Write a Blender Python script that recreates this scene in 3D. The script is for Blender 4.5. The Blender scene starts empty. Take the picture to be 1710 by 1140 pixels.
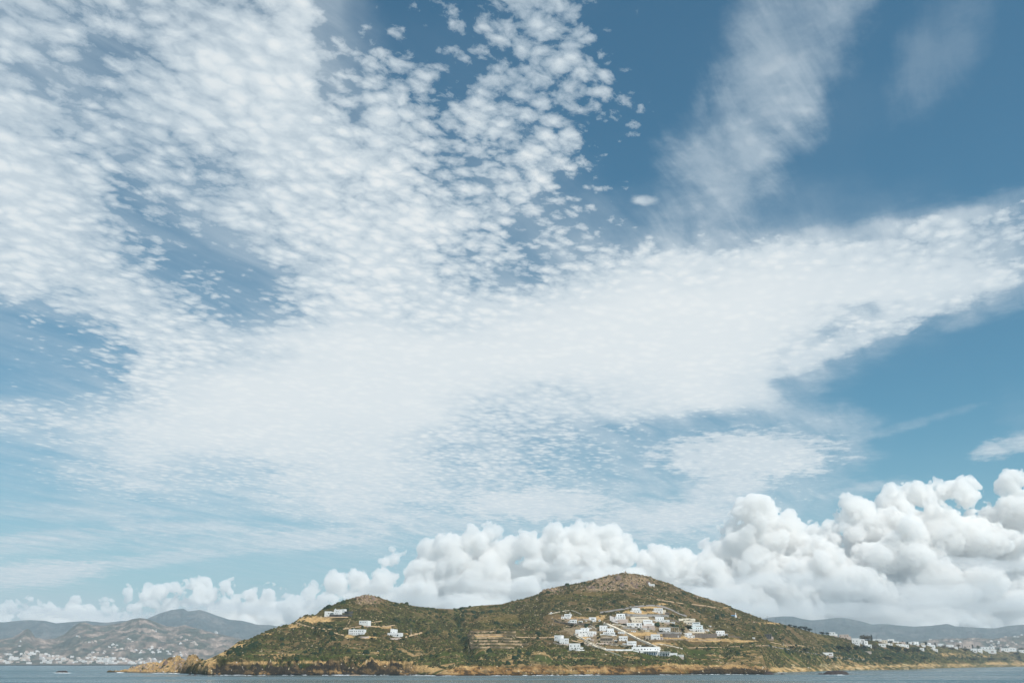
import bpy, bmesh, math, random
import numpy as np
from mathutils import Vector, Matrix, noise as mnoise

# ------------------------------------------------------------------ camera
sc = bpy.context.scene
COL = sc.collection
W0, H0, FPX = 1710.0, 1140.0, 1662.0        # the photograph's frame and focal length in its pixels
PITCH = math.atan((1107.0 - 570.0) / FPX)
CAMZ = 10.0                                 # eye height above the water, on a boat
cam_d = bpy.data.cameras.new("camera"); cam = bpy.data.objects.new("camera", cam_d)
COL.objects.link(cam); sc.camera = cam
cam_d.sensor_width = 36.0; cam_d.lens = 36.0 * FPX / W0
cam_d.clip_start = 1.0; cam_d.clip_end = 200000.0
cam.location = (0, 0, CAMZ); cam.rotation_euler = (math.pi / 2 + PITCH, 0, 0)

def px_dir(x, y):
    """unit direction (x right, y ahead, z up) of a point measured on the photograph"""
    u = (x - W0 / 2) / FPX; v = (H0 / 2 - y) / FPX
    c, s = math.cos(PITCH), math.sin(PITCH)
    d = np.array([u, c - v * s, s + v * c], float)
    return d / np.linalg.norm(d)

# ------------------------------------------------------------------ sun, sky, exposure
SUN_EL, SUN_AZ = math.radians(50), math.radians(134)      # azimuth clockwise from straight ahead
sun_vec = Vector((math.sin(SUN_AZ) * math.cos(SUN_EL), math.cos(SUN_AZ) * math.cos(SUN_EL), math.sin(SUN_EL)))
sd = bpy.data.lights.new("sun", 'SUN'); sd.energy = 4.5; sd.angle = math.radians(0.53); sd.color = (1.0, 0.955, 0.89)
so = bpy.data.objects.new("sun", sd); COL.objects.link(so)
so.rotation_euler = (-sun_vec).to_track_quat('-Z', 'Y').to_euler()
sc.view_settings.view_transform = 'Standard'; sc.view_settings.look = 'None'
sc.view_settings.exposure = 0.0; sc.view_settings.gamma = 1.0
sc.cycles.volume_bounces = 2
sc.cycles.max_bounces = 8; sc.cycles.transparent_max_bounces = 16
sc.cycles.use_denoising = True

world = bpy.data.worlds.new("World"); sc.world = world; world.use_nodes = True
NT = world.node_tree; NT.nodes.clear()

class G:
    """small helper to write node maths"""
    def __init__(s, nt): s.nt = nt
    def n(s, t, **k):
        nd = s.nt.nodes.new(t)
        for a, b in k.items(): setattr(nd, a, b)
        return nd
    def put(s, sock, v):
        if isinstance(v, bpy.types.NodeSocket): s.nt.links.new(v, sock)
        elif v is not None:
            try: sock.default_value = v
            except Exception: sock.default_value = tuple(v) + (1.0,)
    def m(s, op, a, b=None, c=None, clamp=False):
        nd = s.n('ShaderNodeMath', operation=op, use_clamp=clamp)
        s.put(nd.inputs[0], a); s.put(nd.inputs[1], b)
        if c is not None: s.put(nd.inputs[2], c)
        return nd.outputs[0]
    def v(s, op, a, b=None, scale=None):
        nd = s.n('ShaderNodeVectorMath', operation=op)
        s.put(nd.inputs[0], a)
        if b is not None: s.put(nd.inputs[1], b)
        if scale is not None: s.put(nd.inputs['Scale'], scale)
        return nd.outputs['Value'] if op in ('LENGTH', 'DOT_PRODUCT', 'DISTANCE') else nd.outputs[0]
    def xyz(s, a, b, c):
        nd = s.n('ShaderNodeCombineXYZ')
        for i, q in enumerate((a, b, c)): s.put(nd.inputs[i], q)
        return nd.outputs[0]
    def sep(s, a):
        nd = s.n('ShaderNodeSeparateXYZ'); s.put(nd.inputs[0], a); return nd.outputs
    def ss(s, a, lo, hi, t0=0.0, t1=1.0, kind='SMOOTHSTEP'):
        nd = s.n('ShaderNodeMapRange', interpolation_type=kind, clamp=True)
        for k, q in (('Value', a), ('From Min', lo), ('From Max', hi), ('To Min', t0), ('To Max', t1)): s.put(nd.inputs[k], q)
        return nd.outputs[0]
    def noise(s, vec, scale, detail=4.0, rough=0.55, dist=0.0, out=0, dims='3D', w=None, lac=2.0):
        nd = s.n('ShaderNodeTexNoise', noise_dimensions=dims)
        if vec is not None: s.put(nd.inputs['Vector'], vec)
        if w is not None: s.put(nd.inputs['W'], w)
        s.put(nd.inputs['Scale'], scale); s.put(nd.inputs['Detail'], detail); s.put(nd.inputs['Roughness'], rough)
        s.put(nd.inputs['Distortion'], dist); s.put(nd.inputs['Lacunarity'], lac)
        return nd.outputs[out]
    def vor(s, vec, scale, feature='F1', smooth=0.5, out='Distance', rnd=1.0, detail=0.0):
        nd = s.n('ShaderNodeTexVoronoi', feature=feature)
        s.put(nd.inputs['Vector'], vec); s.put(nd.inputs['Scale'], scale); s.put(nd.inputs['Randomness'], rnd)
        s.put(nd.inputs['Detail'], detail)
        if feature == 'SMOOTH_F1': s.put(nd.inputs['Smoothness'], smooth)
        return nd.outputs[out]
    def mix(s, f, a, b, mode='MIX'):
        nd = s.n('ShaderNodeMix', data_type='RGBA', blend_type=mode)
        s.put(nd.inputs[0], f); s.put(nd.inputs[6], a); s.put(nd.inputs[7], b)
        return nd.outputs[2]
    def ramp(s, f, stops, kind='LINEAR'):
        nd = s.n('ShaderNodeValToRGB'); cr = nd.color_ramp; cr.interpolation = kind
        while len(cr.elements) > 1: cr.elements.remove(cr.elements[-1])
        cr.elements[0].position = stops[0][0]; cr.elements[0].color = stops[0][1]
        for p, c in stops[1:]:
            e = cr.elements.new(p); e.color = c
        s.put(nd.inputs[0], f)
        return nd.outputs[0]

# cloud cover over the bay, read off the photograph on a coarse lattice (71 px by 60 px):
# COVER broken altocumulus, VEIL smooth cirrus and solid deck, WHITE how thick and bright it stands
COVER = """8777788942668863000000000
8888889957578874000000000
8768899968778875100000000
9868999978788876200000000
9988889989888877300000000
9998889999888864200000000
9986889999988764222346777
9998668999987678889999998
9999855899888999999999984
5579986899999999999997310
4568999999999999999500000
5549999999988888884000001
9888999999888877532530003
4689999999888764057840000
2345434788888876664200000
3334444566555666665433333
6543334445555555555555555"""
VEIL = """6655555550001110001110010
6655555531111100011110001
5554455641111100011110010
6534445751111100011111000
6654445552122100011110000
6654455553223210111100000
6653344444333221222334455
6664345445422345677788888
6666434466545679999999973
3333442567788999999983100
2223589999999999999600000
3455899999977789998200001
8788888888766555322640002
3468888888643233267630000
2344433677776777774210000
3333444455555555554333333
4332233333333333333333333"""
WHITE = """5555567854444433334333333
5555667854444433334443333
5554567864554443334443333
5544566765555554334443333
6655567777777766534333333
7655566788888876543333333
7765456788888876555555555
7766555788887778888888776
6777655678888899999887766
5567765788889999999887666
5556789999999999998766655
5567899999998888987665556
8888999988877776666666666
6678899999887777668877766
5566677888888877777666666
6666677777777777777777777
8877766666666666666666666"""
def lattice(txt): return np.array([[int(c) / 9.0 for c in r] for r in txt.split()])
LAT = np.stack([lattice(COVER), lattice(VEIL), lattice(WHITE)], -1)
def cover_at(az, el):
    """lattice value toward azimuth az, elevation el (degrees)"""
    a, e = math.radians(az), math.radians(el)
    d = np.array([math.sin(a) * math.cos(e), math.cos(a) * math.cos(e), math.sin(e)])
    c, s = math.cos(PITCH), math.sin(PITCH)
    dep = d[1] * c + d[2] * s
    x = d[0] / dep * FPX + W0 / 2; y = H0 / 2 - (d[2] * c - d[1] * s) / dep * FPX
    i = min(max(x / 71.25, 0), 23.999); j = min(max(y / 60.0, 0), 15.999)
    i0, j0 = int(i), int(j); fi, fj = i - i0, j - j0
    return (LAT[j0, i0] * (1 - fi) * (1 - fj) + LAT[j0, i0 + 1] * fi * (1 - fj) + LAT[j0 + 1, i0] * (1 - fi) * fj + LAT[j0 + 1, i0 + 1] * fi * fj)

g = G(NT)
tc = g.n('ShaderNodeTexCoord').outputs['Generated']
dvec = g.v('NORMALIZE', tc)
dx, dy, dz = g.sep(dvec)
# clear sky
sky = g.n('ShaderNodeTexSky', sky_type='NISHITA', sun_disc=False)
sky.sun_elevation = SUN_EL; sky.sun_rotation = SUN_AZ
sky.altitude = 10; sky.air_density = 1.0; sky.dust_density = 0.6; sky.ozone_density = 2.5
SKY_STRENGTH = 0.11
blue = g.mix(1.0, sky.outputs[0], (0.34, 0.77, 0.785, 1), 'MULTIPLY')
# cloud plane: where a ray toward d meets a level sheet one unit up (softened at the horizon by the earth's curve)
zc = g.m('MAXIMUM', dz, 0.0)
inv = g.m('DIVIDE', 1.0, g.m('ADD', zc, 0.035))
P = g.xyz(g.m('MULTIPLY', dx, inv), g.m('MULTIPLY', dy, inv), 0.0)
# rows of cells run up to the left
ROT = g.n('ShaderNodeVectorRotate', rotation_type='Z_AXIS'); g.put(ROT.inputs['Vector'], P); ROT.inputs['Angle'].default_value = math.radians(28)
PR = g.v('MULTIPLY', ROT.outputs[0], (1.10, 0.86, 1.0))
wv = g.v('SUBTRACT', g.noise(PR, 9.0, 3.0, 0.6, out=1), (0.5, 0.5, 0.5))
PW = g.v('ADD', PR, g.v('SCALE', wv, scale=0.055))
az = g.m('ARCTAN2', dx, dy)
el = g.m('ARCSINE', dz)
wob = g.v('SUBTRACT', g.noise(P, 3.2, 5.0, 0.62, out=1), (0.5, 0.5, 0.5))
wx, wy, wz = g.sep(wob)
az = g.m('MULTIPLY_ADD', wx, 0.085, az)
wsc = g.ss(el, 0.05, 0.5, 0.02, 0.085, 'LINEAR')
el = g.m('ADD', el, g.m('MULTIPLY', wy, wsc))
A0, A1, NA = -32.0, 32.0, 30
E0, E1, NE = 2.0, 42.0, 17
fa = g.ss(az, math.radians(A0), math.radians(A1), kind='LINEAR')
cur = None
for j in range(NE):
    e = E0 + (E1 - E0) * j / (NE - 1)
    stops = []
    for i in range(NA):
        r, q, w = cover_at(A0 + (A1 - A0) * i / (NA - 1), e)
        stops.append((i / (NA - 1), (float(r), float(q), float(w), 1)))
    col = g.ramp(fa, stops, 'EASE')
    if cur is None: cur = col
    else:
        ep = E0 + (E1 - E0) * (j - 1) / (NE - 1)
        cur = g.mix(g.ss(el, math.radians(ep), math.radians(e), kind='SMOOTHSTEP'), cur, col)
cov, veil, wht = g.sep(cur)
# broken cells
cell = g.m('SUBTRACT', 1.0, g.m('MULTIPLY', g.vor(PW, 25.0, 'SMOOTH_F1', 0.22), 1.25))
cell2 = g.m('SUBTRACT', 1.0, g.m('MULTIPLY', g.vor(g.v('ADD', PW, (3.1, 1.7, 0)), 58.0, 'SMOOTH_F1', 0.3), 1.25))
fb = g.noise(PW, 7.0, 9.0, 0.63)
fine = g.noise(PW, 55.0, 6.0, 0.72)
fray = g.noise(PW, 170.0, 4.0, 0.7)
big = g.noise(P, 2.4, 4.0, 0.55)
tex = g.m('ADD', g.m('ADD', g.m('MULTIPLY', cell, 0.30), g.m('MULTIPLY', cell2, 0.12)), g.m('ADD', g.m('MULTIPLY', fb, 0.48), g.m('ADD', g.m('MULTIPLY', fine, 0.34), g.m('MULTIPLY', big, 0.28))))
# tex is about 0.55..1.15 ; cover sets the level it must pass
lev = g.m('SUBTRACT', g.ss(cov, 0.0, 1.0, 1.22, 0.54, 'LINEAR'), g.ss(cov, .80, 1.0, 0.0, .14))
tex = g.m('ADD', tex, g.m('MULTIPLY', g.m('SUBTRACT', fray, .5), .16))
dens = g.ss(g.m('SUBTRACT', tex, lev), 0.0, 0.40, 0.0, 1.0, 'LINEAR')
op = g.m('SUBTRACT', 1.0, g.m('EXPONENT', g.m('MULTIPLY', dens, -3.0)))
# smooth veil with combed streaks
RV = g.n('ShaderNodeVectorRotate', rotation_type='Z_AXIS'); g.put(RV.inputs['Vector'], P); RV.inputs['Angle'].default_value = math.radians(-62)
st = g.noise(g.v('MULTIPLY', RV.outputs[0], (0.8, 3.2, 1.0)), 2.6, 8.0, 0.6, 0.4)
core = g.ss(veil, .55, .95)
stf = g.m('ADD', g.m('MULTIPLY', g.ss(st, 0.25, 0.72, 0.45, 1.25), g.m('SUBTRACT', 1.0, core)), g.m('MULTIPLY', core, 1.06))
veilop = g.m('MULTIPLY', g.m('MULTIPLY', veil, stf), 0.95, clamp=True)
veilop = g.m('MULTIPLY', veilop, g.ss(veil, 0.0, 0.3, 0.0, 1.0))
# single clouds that stand apart: x, y, half length, half height, tilt, strength, how much combed
WISPS = [(1240,760,155,42,-3,5.0,.1),(1200,825,130,34,-24,1.5,.4),(895,842,135,28,-2,3.4,.1),(1110,866,150,34,-4,1.5,.3),(1690,742,75,19,-22,1.0,.5),(60,958,130,24,2,1.9,.3),(250,935,180,14,-2,.8,.4),(330,880,160,16,4,.8,.4),(520,900,140,18,0,.9,.4),(40,900,120,14,-3,.7,.4),(130,855,190,18,6,.55,.6),(110,905,170,20,-3,.5,.6),
         (1310,80,320,115,-68,.40,1),(1215,290,250,110,-74,.36,1),(1390,60,220,46,-66,.30,1),(1565,80,130,70,-80,.17,1),(1610,360,120,16,-6,.7,.7),(1440,385,150,20,-5,.7,.7),(1370,590,190,22,-24,1.6,.5),(1545,500,170,34,-20,1.8,.4),(1180,660,120,20,-20,1.0,.6),(1500,715,170,9,-20,.16,.8),(560,850,180,30,10,.8,.4),(420,905,240,22,0,.5,.6),(1075,335,22,9,0,.9,.2),(720,875,120,20,0,.6,.4),(1450,815,90,12,-14,.5,.6)]
lump = g.noise(P, 11.0, 7.0, 0.66)
wsum = None
for wx_, wy_, wl, wh, wt, wa, wc in WISPS:
    d_ = px_dir(wx_, wy_); du = px_dir(wx_ + 1, wy_) - d_; dv = px_dir(wx_, wy_ + 1) - d_
    # local tangent frame on the sky sphere
    ct, st_ = math.cos(math.radians(wt)), math.sin(math.radians(wt))
    U = (du * ct + dv * st_); V = (-du * st_ + dv * ct)
    U = U / np.dot(U, U) / wl; V = V / np.dot(V, V) / wh
    a_ = g.m('SUBTRACT', g.v('DOT_PRODUCT', dvec, tuple(U)), float(np.dot(d_, U))); b_ = g.m('SUBTRACT', g.v('DOT_PRODUCT', dvec, tuple(V)), float(np.dot(d_, V)))
    r2 = g.m('SQRT', g.m('ADD', g.m('MULTIPLY', a_, a_), g.m('MULTIPLY', b_, b_)))
    r2 = g.m('ADD', r2, g.m('MULTIPLY', g.m('SUBTRACT', g.m('ADD', g.m('MULTIPLY', st, wc), g.m('MULTIPLY', lump, 1.5 - wc)), .5 * 1.5), -1.5))
    k_ = g.ss(r2, 1.15, 0.25, 0.0, wa)
    wsum = k_ if wsum is None else g.m('ADD', wsum, k_)
wsum = g.m('MULTIPLY', wsum, g.ss(g.m('ADD', g.m('MULTIPLY', st, .5), g.m('MULTIPLY', fb, .5)), .36, .60, .45, 1.15))
wsum = g.m('SUBTRACT', 1.0, g.m('EXPONENT', g.m('MULTIPLY', wsum, -1.35)))
veilop = g.m('SUBTRACT', 1.0, g.m('MULTIPLY', g.m('SUBTRACT', 1.0, veilop), g.m('SUBTRACT', 1.0, wsum)))
tot = g.m('SUBTRACT', 1.0, g.m('MULTIPLY', g.m('SUBTRACT', 1.0, op), g.m('SUBTRACT', 1.0, veilop)))
# brightness of the sunlit cloud stuff: thin parts grey blue, thick parts white
body = g.m('MAXIMUM', g.m('MAXIMUM', dens, g.m('MULTIPLY', veilop, 0.85)), core)
lit = g.m('ADD', g.m('MULTIPLY', wht, 0.58), g.m('ADD', g.m('MULTIPLY', body, 0.25), g.m('MULTIPLY', g.ss(g.m('ADD', g.m('MULTIPLY', fb, .5), g.m('ADD', g.m('MULTIPLY', cell, .30), g.m('MULTIPLY', fine, .15))), 0.38, 0.66), g.m('SUBTRACT', .22, g.m('MULTIPLY', core, .12)))))
ccol = g.ramp(lit, [(0.0, (0.40, 0.50, 0.58, 1)), (0.40, (0.49, 0.58, 0.65, 1)), (0.68, (0.66, 0.73, 0.77, 1)), (0.95, (0.82, 0.85, 0.85, 1))])
skyc = g.mix(1.0, blue, (SKY_STRENGTH,) * 3 + (1,), 'MULTIPLY')
skyc = g.mix(g.ss(dz, 0.24, 0.0, 0.0, 0.55), skyc, (0.40, 0.56, 0.64, 1))
skyc = g.mix(g.ss(dz, 0.075, 0.02, 0.0, 0.8), skyc, (0.56, 0.63, 0.67, 1))
fin = g.mix(g.m('MULTIPLY', tot, 0.97), skyc, ccol)
bg = g.n('ShaderNodeBackground'); g.put(bg.inputs[0], fin); bg.inputs[1].default_value = 1.07
wo = g.n('ShaderNodeOutputWorld'); NT.links.new(bg.outputs[0], wo.inputs[0])
# ------------------------------------------------------------------ heaped clouds along the horizon
def tag(o, label=None, cat=None, group=None, kind=None):
    if label: o['label'] = label
    if cat: o['category'] = cat
    if group: o['group'] = group
    if kind: o['kind'] = kind
    return o

def mesh_np(name, V, F, mat, parent=None, smooth=True):
    me = bpy.data.meshes.new(name)
    V = np.asarray(V, np.float32); F = np.asarray(F, np.int32)
    me.vertices.add(len(V)); me.vertices.foreach_set('co', V.ravel())
    k = F.shape[1]
    me.loops.add(F.size); me.loops.foreach_set('vertex_index', F.ravel())
    me.polygons.add(len(F)); me.polygons.foreach_set('loop_start', np.arange(0, F.size, k, dtype=np.int32))
    try: me.polygons.foreach_set('loop_total', np.full(len(F), k, np.int32))
    except Exception: pass
    me.update(calc_edges=True)
    if smooth: me.polygons.foreach_set('use_smooth', np.ones(len(F), bool))
    if mat: me.materials.append(mat)
    o = bpy.data.objects.new(name, me); COL.objects.link(o)
    if parent: o.parent = parent
    return o

def vnoise3(shape, cell, rng, step=0.0):
    """smooth value noise on a voxel grid, its lattice turned at random so that no crease follows the axes"""
    q = rng.normal(size=4); q /= np.linalg.norm(q); w, x, y, z = q
    R = np.array([[1-2*(y*y+z*z), 2*(x*y-z*w), 2*(x*z+y*w)], [2*(x*y+z*w), 1-2*(x*x+z*z), 2*(y*z-x*w)], [2*(x*z-y*w), 2*(y*z+x*w), 1-2*(x*x+y*y)]], np.float32) / cell
    n = 64; L = rng.random((n, n, n), dtype=np.float32).ravel(); out = np.empty(shape, np.float32)
    J, K = np.meshgrid(np.arange(shape[1], dtype=np.float32), np.arange(shape[2], dtype=np.float32), indexing='ij')
    for i0 in range(0, shape[0], 16):
        I = np.arange(i0, min(i0 + 16, shape[0]), dtype=np.float32)[:, None, None]
        f = []; b = []
        for r in R:
            t = I * r[0] + (J * r[1] + K * r[2])[None]; k = np.floor(t); u = t - k; f.append(u * u * (3 - 2 * u)); b.append(k.astype(np.int32) & (n - 1))
        def at(a, c, d): return L[(((b[0] + a) & (n - 1)) * n + ((b[1] + c) & (n - 1))) * n + ((b[2] + d) & (n - 1))]
        lo = [[at(a, c, 0) * (1 - f[2]) + at(a, c, 1) * f[2] for c in (0, 1)] for a in (0, 1)]
        lo = [p[0] * (1 - f[1]) + p[1] * f[1] for p in lo]
        out[i0:i0 + len(I)] = lo[0] * (1 - f[0]) + lo[1] * f[0]
    return out

def surface_nets(Fv, org, h):
    """quads of the zero surface of Fv (inside is positive)"""
    ins = Fv > 0
    nx, ny, nz = Fv.shape
    acc = np.zeros((nx - 1, ny - 1, nz - 1, 3), np.float32); cnt = np.zeros((nx - 1, ny - 1, nz - 1), np.float32)
    base = np.stack(np.meshgrid(np.arange(nx - 1), np.arange(ny - 1), np.arange(nz - 1), indexing='ij'), -1).astype(np.float32)
    def sl(a, o): return a[o[0]:o[0] + nx - 1, o[1]:o[1] + ny - 1, o[2]:o[2] + nz - 1]
    for ax in range(3):
        for p in ((0, 0), (0, 1), (1, 0), (1, 1)):
            o = [0, 0, 0]; others = [q for q in range(3) if q != ax]
            o[others[0]], o[others[1]] = p
            o2 = list(o); o2[ax] = 1
            a, b = sl(Fv, o), sl(Fv, o2)
            c = (a > 0) != (b > 0)
            with np.errstate(divide='ignore', invalid='ignore'):
                t = np.where(c, a / (a - b), 0)
            cnt += c
            for k in range(3):
                acc[..., k] += np.where(c, (t if k == ax else o[k]), 0)
    act = cnt > 0
    idx = np.full(act.shape, -1, np.int64); idx[act] = np.arange(act.sum())
    V = base[act] + acc[act] / cnt[act][:, None]
    Q = []
    for ax in range(3):
        oth = [(1, 2), (2, 0), (0, 1)][ax]
        a = np.take(ins, range(Fv.shape[ax] - 1), axis=ax); b = np.take(ins, range(1, Fv.shape[ax]), axis=ax)
        ch = a != b
        ii = np.argwhere(ch)
        ok = np.ones(len(ii), bool)
        for q in range(3):
            lim = act.shape[q]
            if q == ax: ok &= ii[:, q] < lim
            else: ok &= (ii[:, q] > 0) & (ii[:, q] < lim)
        ii = ii[ok]; flip = b[tuple(ii.T)]
        e1 = np.zeros(3, int); e1[oth[0]] = 1; e2 = np.zeros(3, int); e2[oth[1]] = 1
        q = np.stack([idx[tuple(x.T)] for x in (ii, ii - e1, ii - e1 - e2, ii - e2)], -1)
        q[flip] = q[flip][:, ::-1]
        Q.append(q)
    return V * h + np.array(org, np.float32), np.concatenate(Q)

def cumulus(name, dist, puffs, seed, h, thick, mat, base_el=1.7):
    """one bank: puffs = (x, y, r) in photograph pixels, turned into heaps standing `dist` metres out"""
    rng = np.random.default_rng(seed)
    S = []
    for x, y, r in puffs:
        y = y + .28 * r + 6; d = px_dir(x, y); c = d / d[1] * dist
        R = r / FPX * dist * .86
        yj = rng.uniform(-.25, .25) * thick
        S.append((c[0], dist + yj, c[2] + CAMZ, R, 1.0))
        for k in range(16):                         # daughters ride on the upper half of the heap, smaller ones on them
            a = rng.uniform(0, 2 * math.pi); u = rng.uniform(-0.25, 1.0)
            rr = R * rng.uniform(0.22, 0.46); sn = math.sqrt(1 - min(u * u, 1)); q = R * .80
            p = (c[0] + q * sn * math.cos(a), dist + yj + q * sn * math.sin(a), c[2] + CAMZ + q * u)
            S.append((*p, rr, 1.05))
            for k2 in range(3):
                v = rng.normal(size=3); v /= np.linalg.norm(v); v[2] = abs(v[2])
                S.append((p[0] + v[0] * rr * .78, p[1] + v[1] * rr * .78, p[2] + v[2] * rr * .78, rr * rng.uniform(.35, .5), 1.0))
        for fz in (.84, .68, .5, .34):              # grey flattened layers below
            S.append((c[0] + rng.uniform(-.7, .7) * R, dist + rng.uniform(-.4, .5) * thick, (c[2] + CAMZ) * fz, R * rng.uniform(.9, 1.5), 2.1))
    S = np.array(S, np.float32)
    pad = 6 * h
    x0, x1 = (S[:, 0] - S[:, 3]).min() - pad, (S[:, 0] + S[:, 3]).max() + pad
    y0, y1 = (S[:, 1] - S[:, 3]).min() - pad, (S[:, 1] + S[:, 3]).max() + pad
    zb = math.tan(math.radians(base_el)) * dist
    z0, z1 = zb - pad, (S[:, 2] + S[:, 3]).max() + pad + 6 * h
    shp = tuple(int((b - a) / h) + 1 for a, b in ((x0, x1), (y0, y1), (z0, z1)))
    Fv = np.full(shp, -1e3, np.float32)
    X = (x0 + np.arange(shp[0]) * h).astype(np.float32); Y = (y0 + np.arange(shp[1]) * h).astype(np.float32); Z = (z0 + np.arange(shp[2]) * h).astype(np.float32)
    for sx, sy, sz, r, qz in S:
        m = r + 8 * h
        i0, i1 = np.searchsorted(X, (sx - m, sx + m)); j0, j1 = np.searchsorted(Y, (sy - m, sy + m)); k0, k1 = np.searchsorted(Z, (sz - m, sz + m))
        if i1 <= i0 or j1 <= j0 or k1 <= k0: continue
        dd = r - np.sqrt((X[i0:i1, None, None] - sx) ** 2 + (Y[None, j0:j1, None] - sy) ** 2 + ((Z[None, None, k0:k1] - sz) * qz) ** 2)
        sub = Fv[i0:i1, j0:j1, k0:k1]; k = 1.6 * h
        np.maximum(sub, dd, out=sub)
    # flattish ragged base
    Fv = np.minimum(Fv, (Z - zb)[None, None, :] + 0 * Fv)
    SDF = Fv.copy()
    # billows: rounded bulges with creases between them, down to the voxel
    for cell, amp in ((34, 7.0), (17, 6.0), (8.5, 5.0), (4.3, 4.4), (2.3, 2.6)):
        n = vnoise3(shp, cell, rng)
        Fv += (np.abs(2 * n - 1) * 2.2 - 0.75) * amp * h * 0.6
    Fv = np.minimum(Fv, SDF + 2.2 * h)
    Fv[0] = Fv[-1] = -1; Fv[:, 0] = Fv[:, -1] = -1; Fv[:, :, 0] = Fv[:, :, -1] = -1
    V, Q = surface_nets(Fv, (x0, y0, z0), h)
    o = mesh_np(name, V, Q, mat)
    return o

def new_mat(name):
    m = bpy.data.materials.new(name); m.use_nodes = True; m.node_tree.nodes.clear()
    return m, G(m.node_tree)
def out_surface(g2, sh, vol=None):
    o = g2.n('ShaderNodeOutputMaterial')
    if sh is not None: g2.nt.links.new(sh, o.inputs['Surface'])
    if vol is not None: g2.nt.links.new(vol, o.inputs['Volume'])

MODE = 'VOL'
m_cloud, g2 = new_mat('cloud_vapour')
if MODE == 'SURF':
    df = g2.n('ShaderNodeBsdfDiffuse'); df.inputs[0].default_value = (0.86, 0.87, 0.88, 1)
    geo = g2.n('ShaderNodeNewGeometry').outputs['Position']
    b = g2.n('ShaderNodeBump'); b.inputs['Strength'].default_value = 0.5; b.inputs['Distance'].default_value = 25.0
    g2.put(b.inputs['Height'], g2.noise(geo, 0.012, 6.0, 0.6)); g2.nt.links.new(b.outputs[0], df.inputs['Normal'])
    out_surface(g2, df.outputs[0])
else:
    vs = g2.n('ShaderNodeVolumePrincipled'); vs.inputs['Color'].default_value = (.994, .986, .976, 1)
    vs.inputs['Density'].default_value = 0.017; vs.inputs['Anisotropy'].default_value = 0.0
    out_surface(g2, None, vs.outputs[0])
    sc.cycles.volume_bounces = 22; sc.cycles.max_bounces = 22; sc.cycles.diffuse_bounces = 3; sc.cycles.glossy_bounces = 3

BANK_R = [(1265,850,42),(1235,880,40),(1300,870,40),(1200,905,35),(1330,895,38),(1425,840,32),(1440,870,45),(1500,822,30),(1530,815,32),(1570,812,32),(1605,815,30),(1625,798,17),
          (1500,880,60),(1560,870,60),(1620,890,60),(1695,800,30),(1700,850,50),(1660,860,40),(1385,885,40),(1370,930,60),(1450,940,70),(1260,940,60),(1560,950,80),(1660,960,80),(1150,930,40),
          (1100,940,45),(1200,970,60),(1320,990,60),(1440,1000,60),(1570,1010,60),(1690,1010,60),(1080,985,40)]
BANK_M = [(655,920,24),(720,908,26),(755,895,30),(795,885,30),(812,872,24),(835,875,10),(850,905,30),(880,900,28),(930,895,32),(960,878,28),(985,885,26),(1015,885,24),(1040,910,30),(900,940,45),(960,930,50),(820,940,45),(760,935,40),(1000,955,45),(700,950,35),
          (640,965,30),(600,960,26),(560,965,28),(520,980,24),(490,985,20),(690,985,45),(780,980,45),(870,985,45),(590,990,35),(960,990,40),(1050,960,35)]
BANK_L = [(330,972,20),(300,975,18),(270,980,18),(240,985,20),(210,985,18),(180,995,16),(385,975,16),(395,968,10),(420,985,20),(450,985,18),(350,995,24),(280,1000,24),(120,1000,16),(60,1010,20),(20,1005,14),(150,1012,20),(90,1002,16),(40,998,16),(5,1012,16),(190,1012,22),(330,1008,24),(380,1004,24),(100,1018,18),(255,1018,20),(310,1020,20),(420,1020,22),(470,1015,24),(430,1005,26),(500,1003,26),(220,1012,24)]
tag(cumulus('cloud', 13000, BANK_R, 3, 17.0, 500, m_cloud), kind='stuff')
tag(cumulus('cloud', 12600, BANK_M, 5, 17.0, 400, m_cloud), kind='stuff')
tag(cumulus('cloud', 15000, BANK_L, 7, 20.0, 400, m_cloud), kind='stuff')

# flat thin layers drifting in front of the heaps
m_lay, g3 = new_mat('layer_vapour')
vs = g3.n('ShaderNodeVolumePrincipled'); vs.inputs['Color'].default_value = (1, 1, 1, 1); vs.inputs['Density'].default_value = 0.0016; vs.inputs['Anisotropy'].default_value = 0.1
out_surface(g3, None, vs.outputs[0])
lr = np.random.default_rng(14)
for x, y, w, h_ in ((1560,985,150,16),(1330,975,130,13),(1180,985,90,10),(1450,1012,200,12),(1640,940,90,11),(1250,1018,130,9),(880,975,110,9),(700,998,100,8),(420,1018,130,9),(130,1024,150,9),(980,950,70,8),(1680,1012,110,10),(560,1008,80,8)):
    dist = 12300.; d = px_dir(x, y); c = d / d[1] * dist; A, B_, Cz = w / FPX * dist, 330., h_ / FPX * dist
    nu, nv = 48, 20; V = []
    ph = lr.uniform(0, 6)
    for j in range(nv + 1):
        t = math.pi * j / nv
        for i in range(nu):
            a = 2 * math.pi * i / nu; k = 1 + .22 * math.sin(3 * a + ph) + .12 * math.sin(7 * a + 2 * ph)
            V.append((c[0] + A * k * math.sin(t) * math.cos(a), dist + B_ * math.sin(t) * math.sin(a), c[2] + CAMZ + Cz * math.cos(t) * (1 + .35 * math.sin(5 * a + ph) * math.sin(t)) + Cz * .5 * math.sin(2.2 * math.sin(t) * math.cos(a) + ph)))
    F = [(j * nu + i, (j + 1) * nu + i, (j + 1) * nu + (i + 1) % nu, j * nu + (i + 1) % nu) for j in range(nv) for i in range(nu)]
    tag(mesh_np('cloud', V, F, m_lay), kind='stuff')
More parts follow.
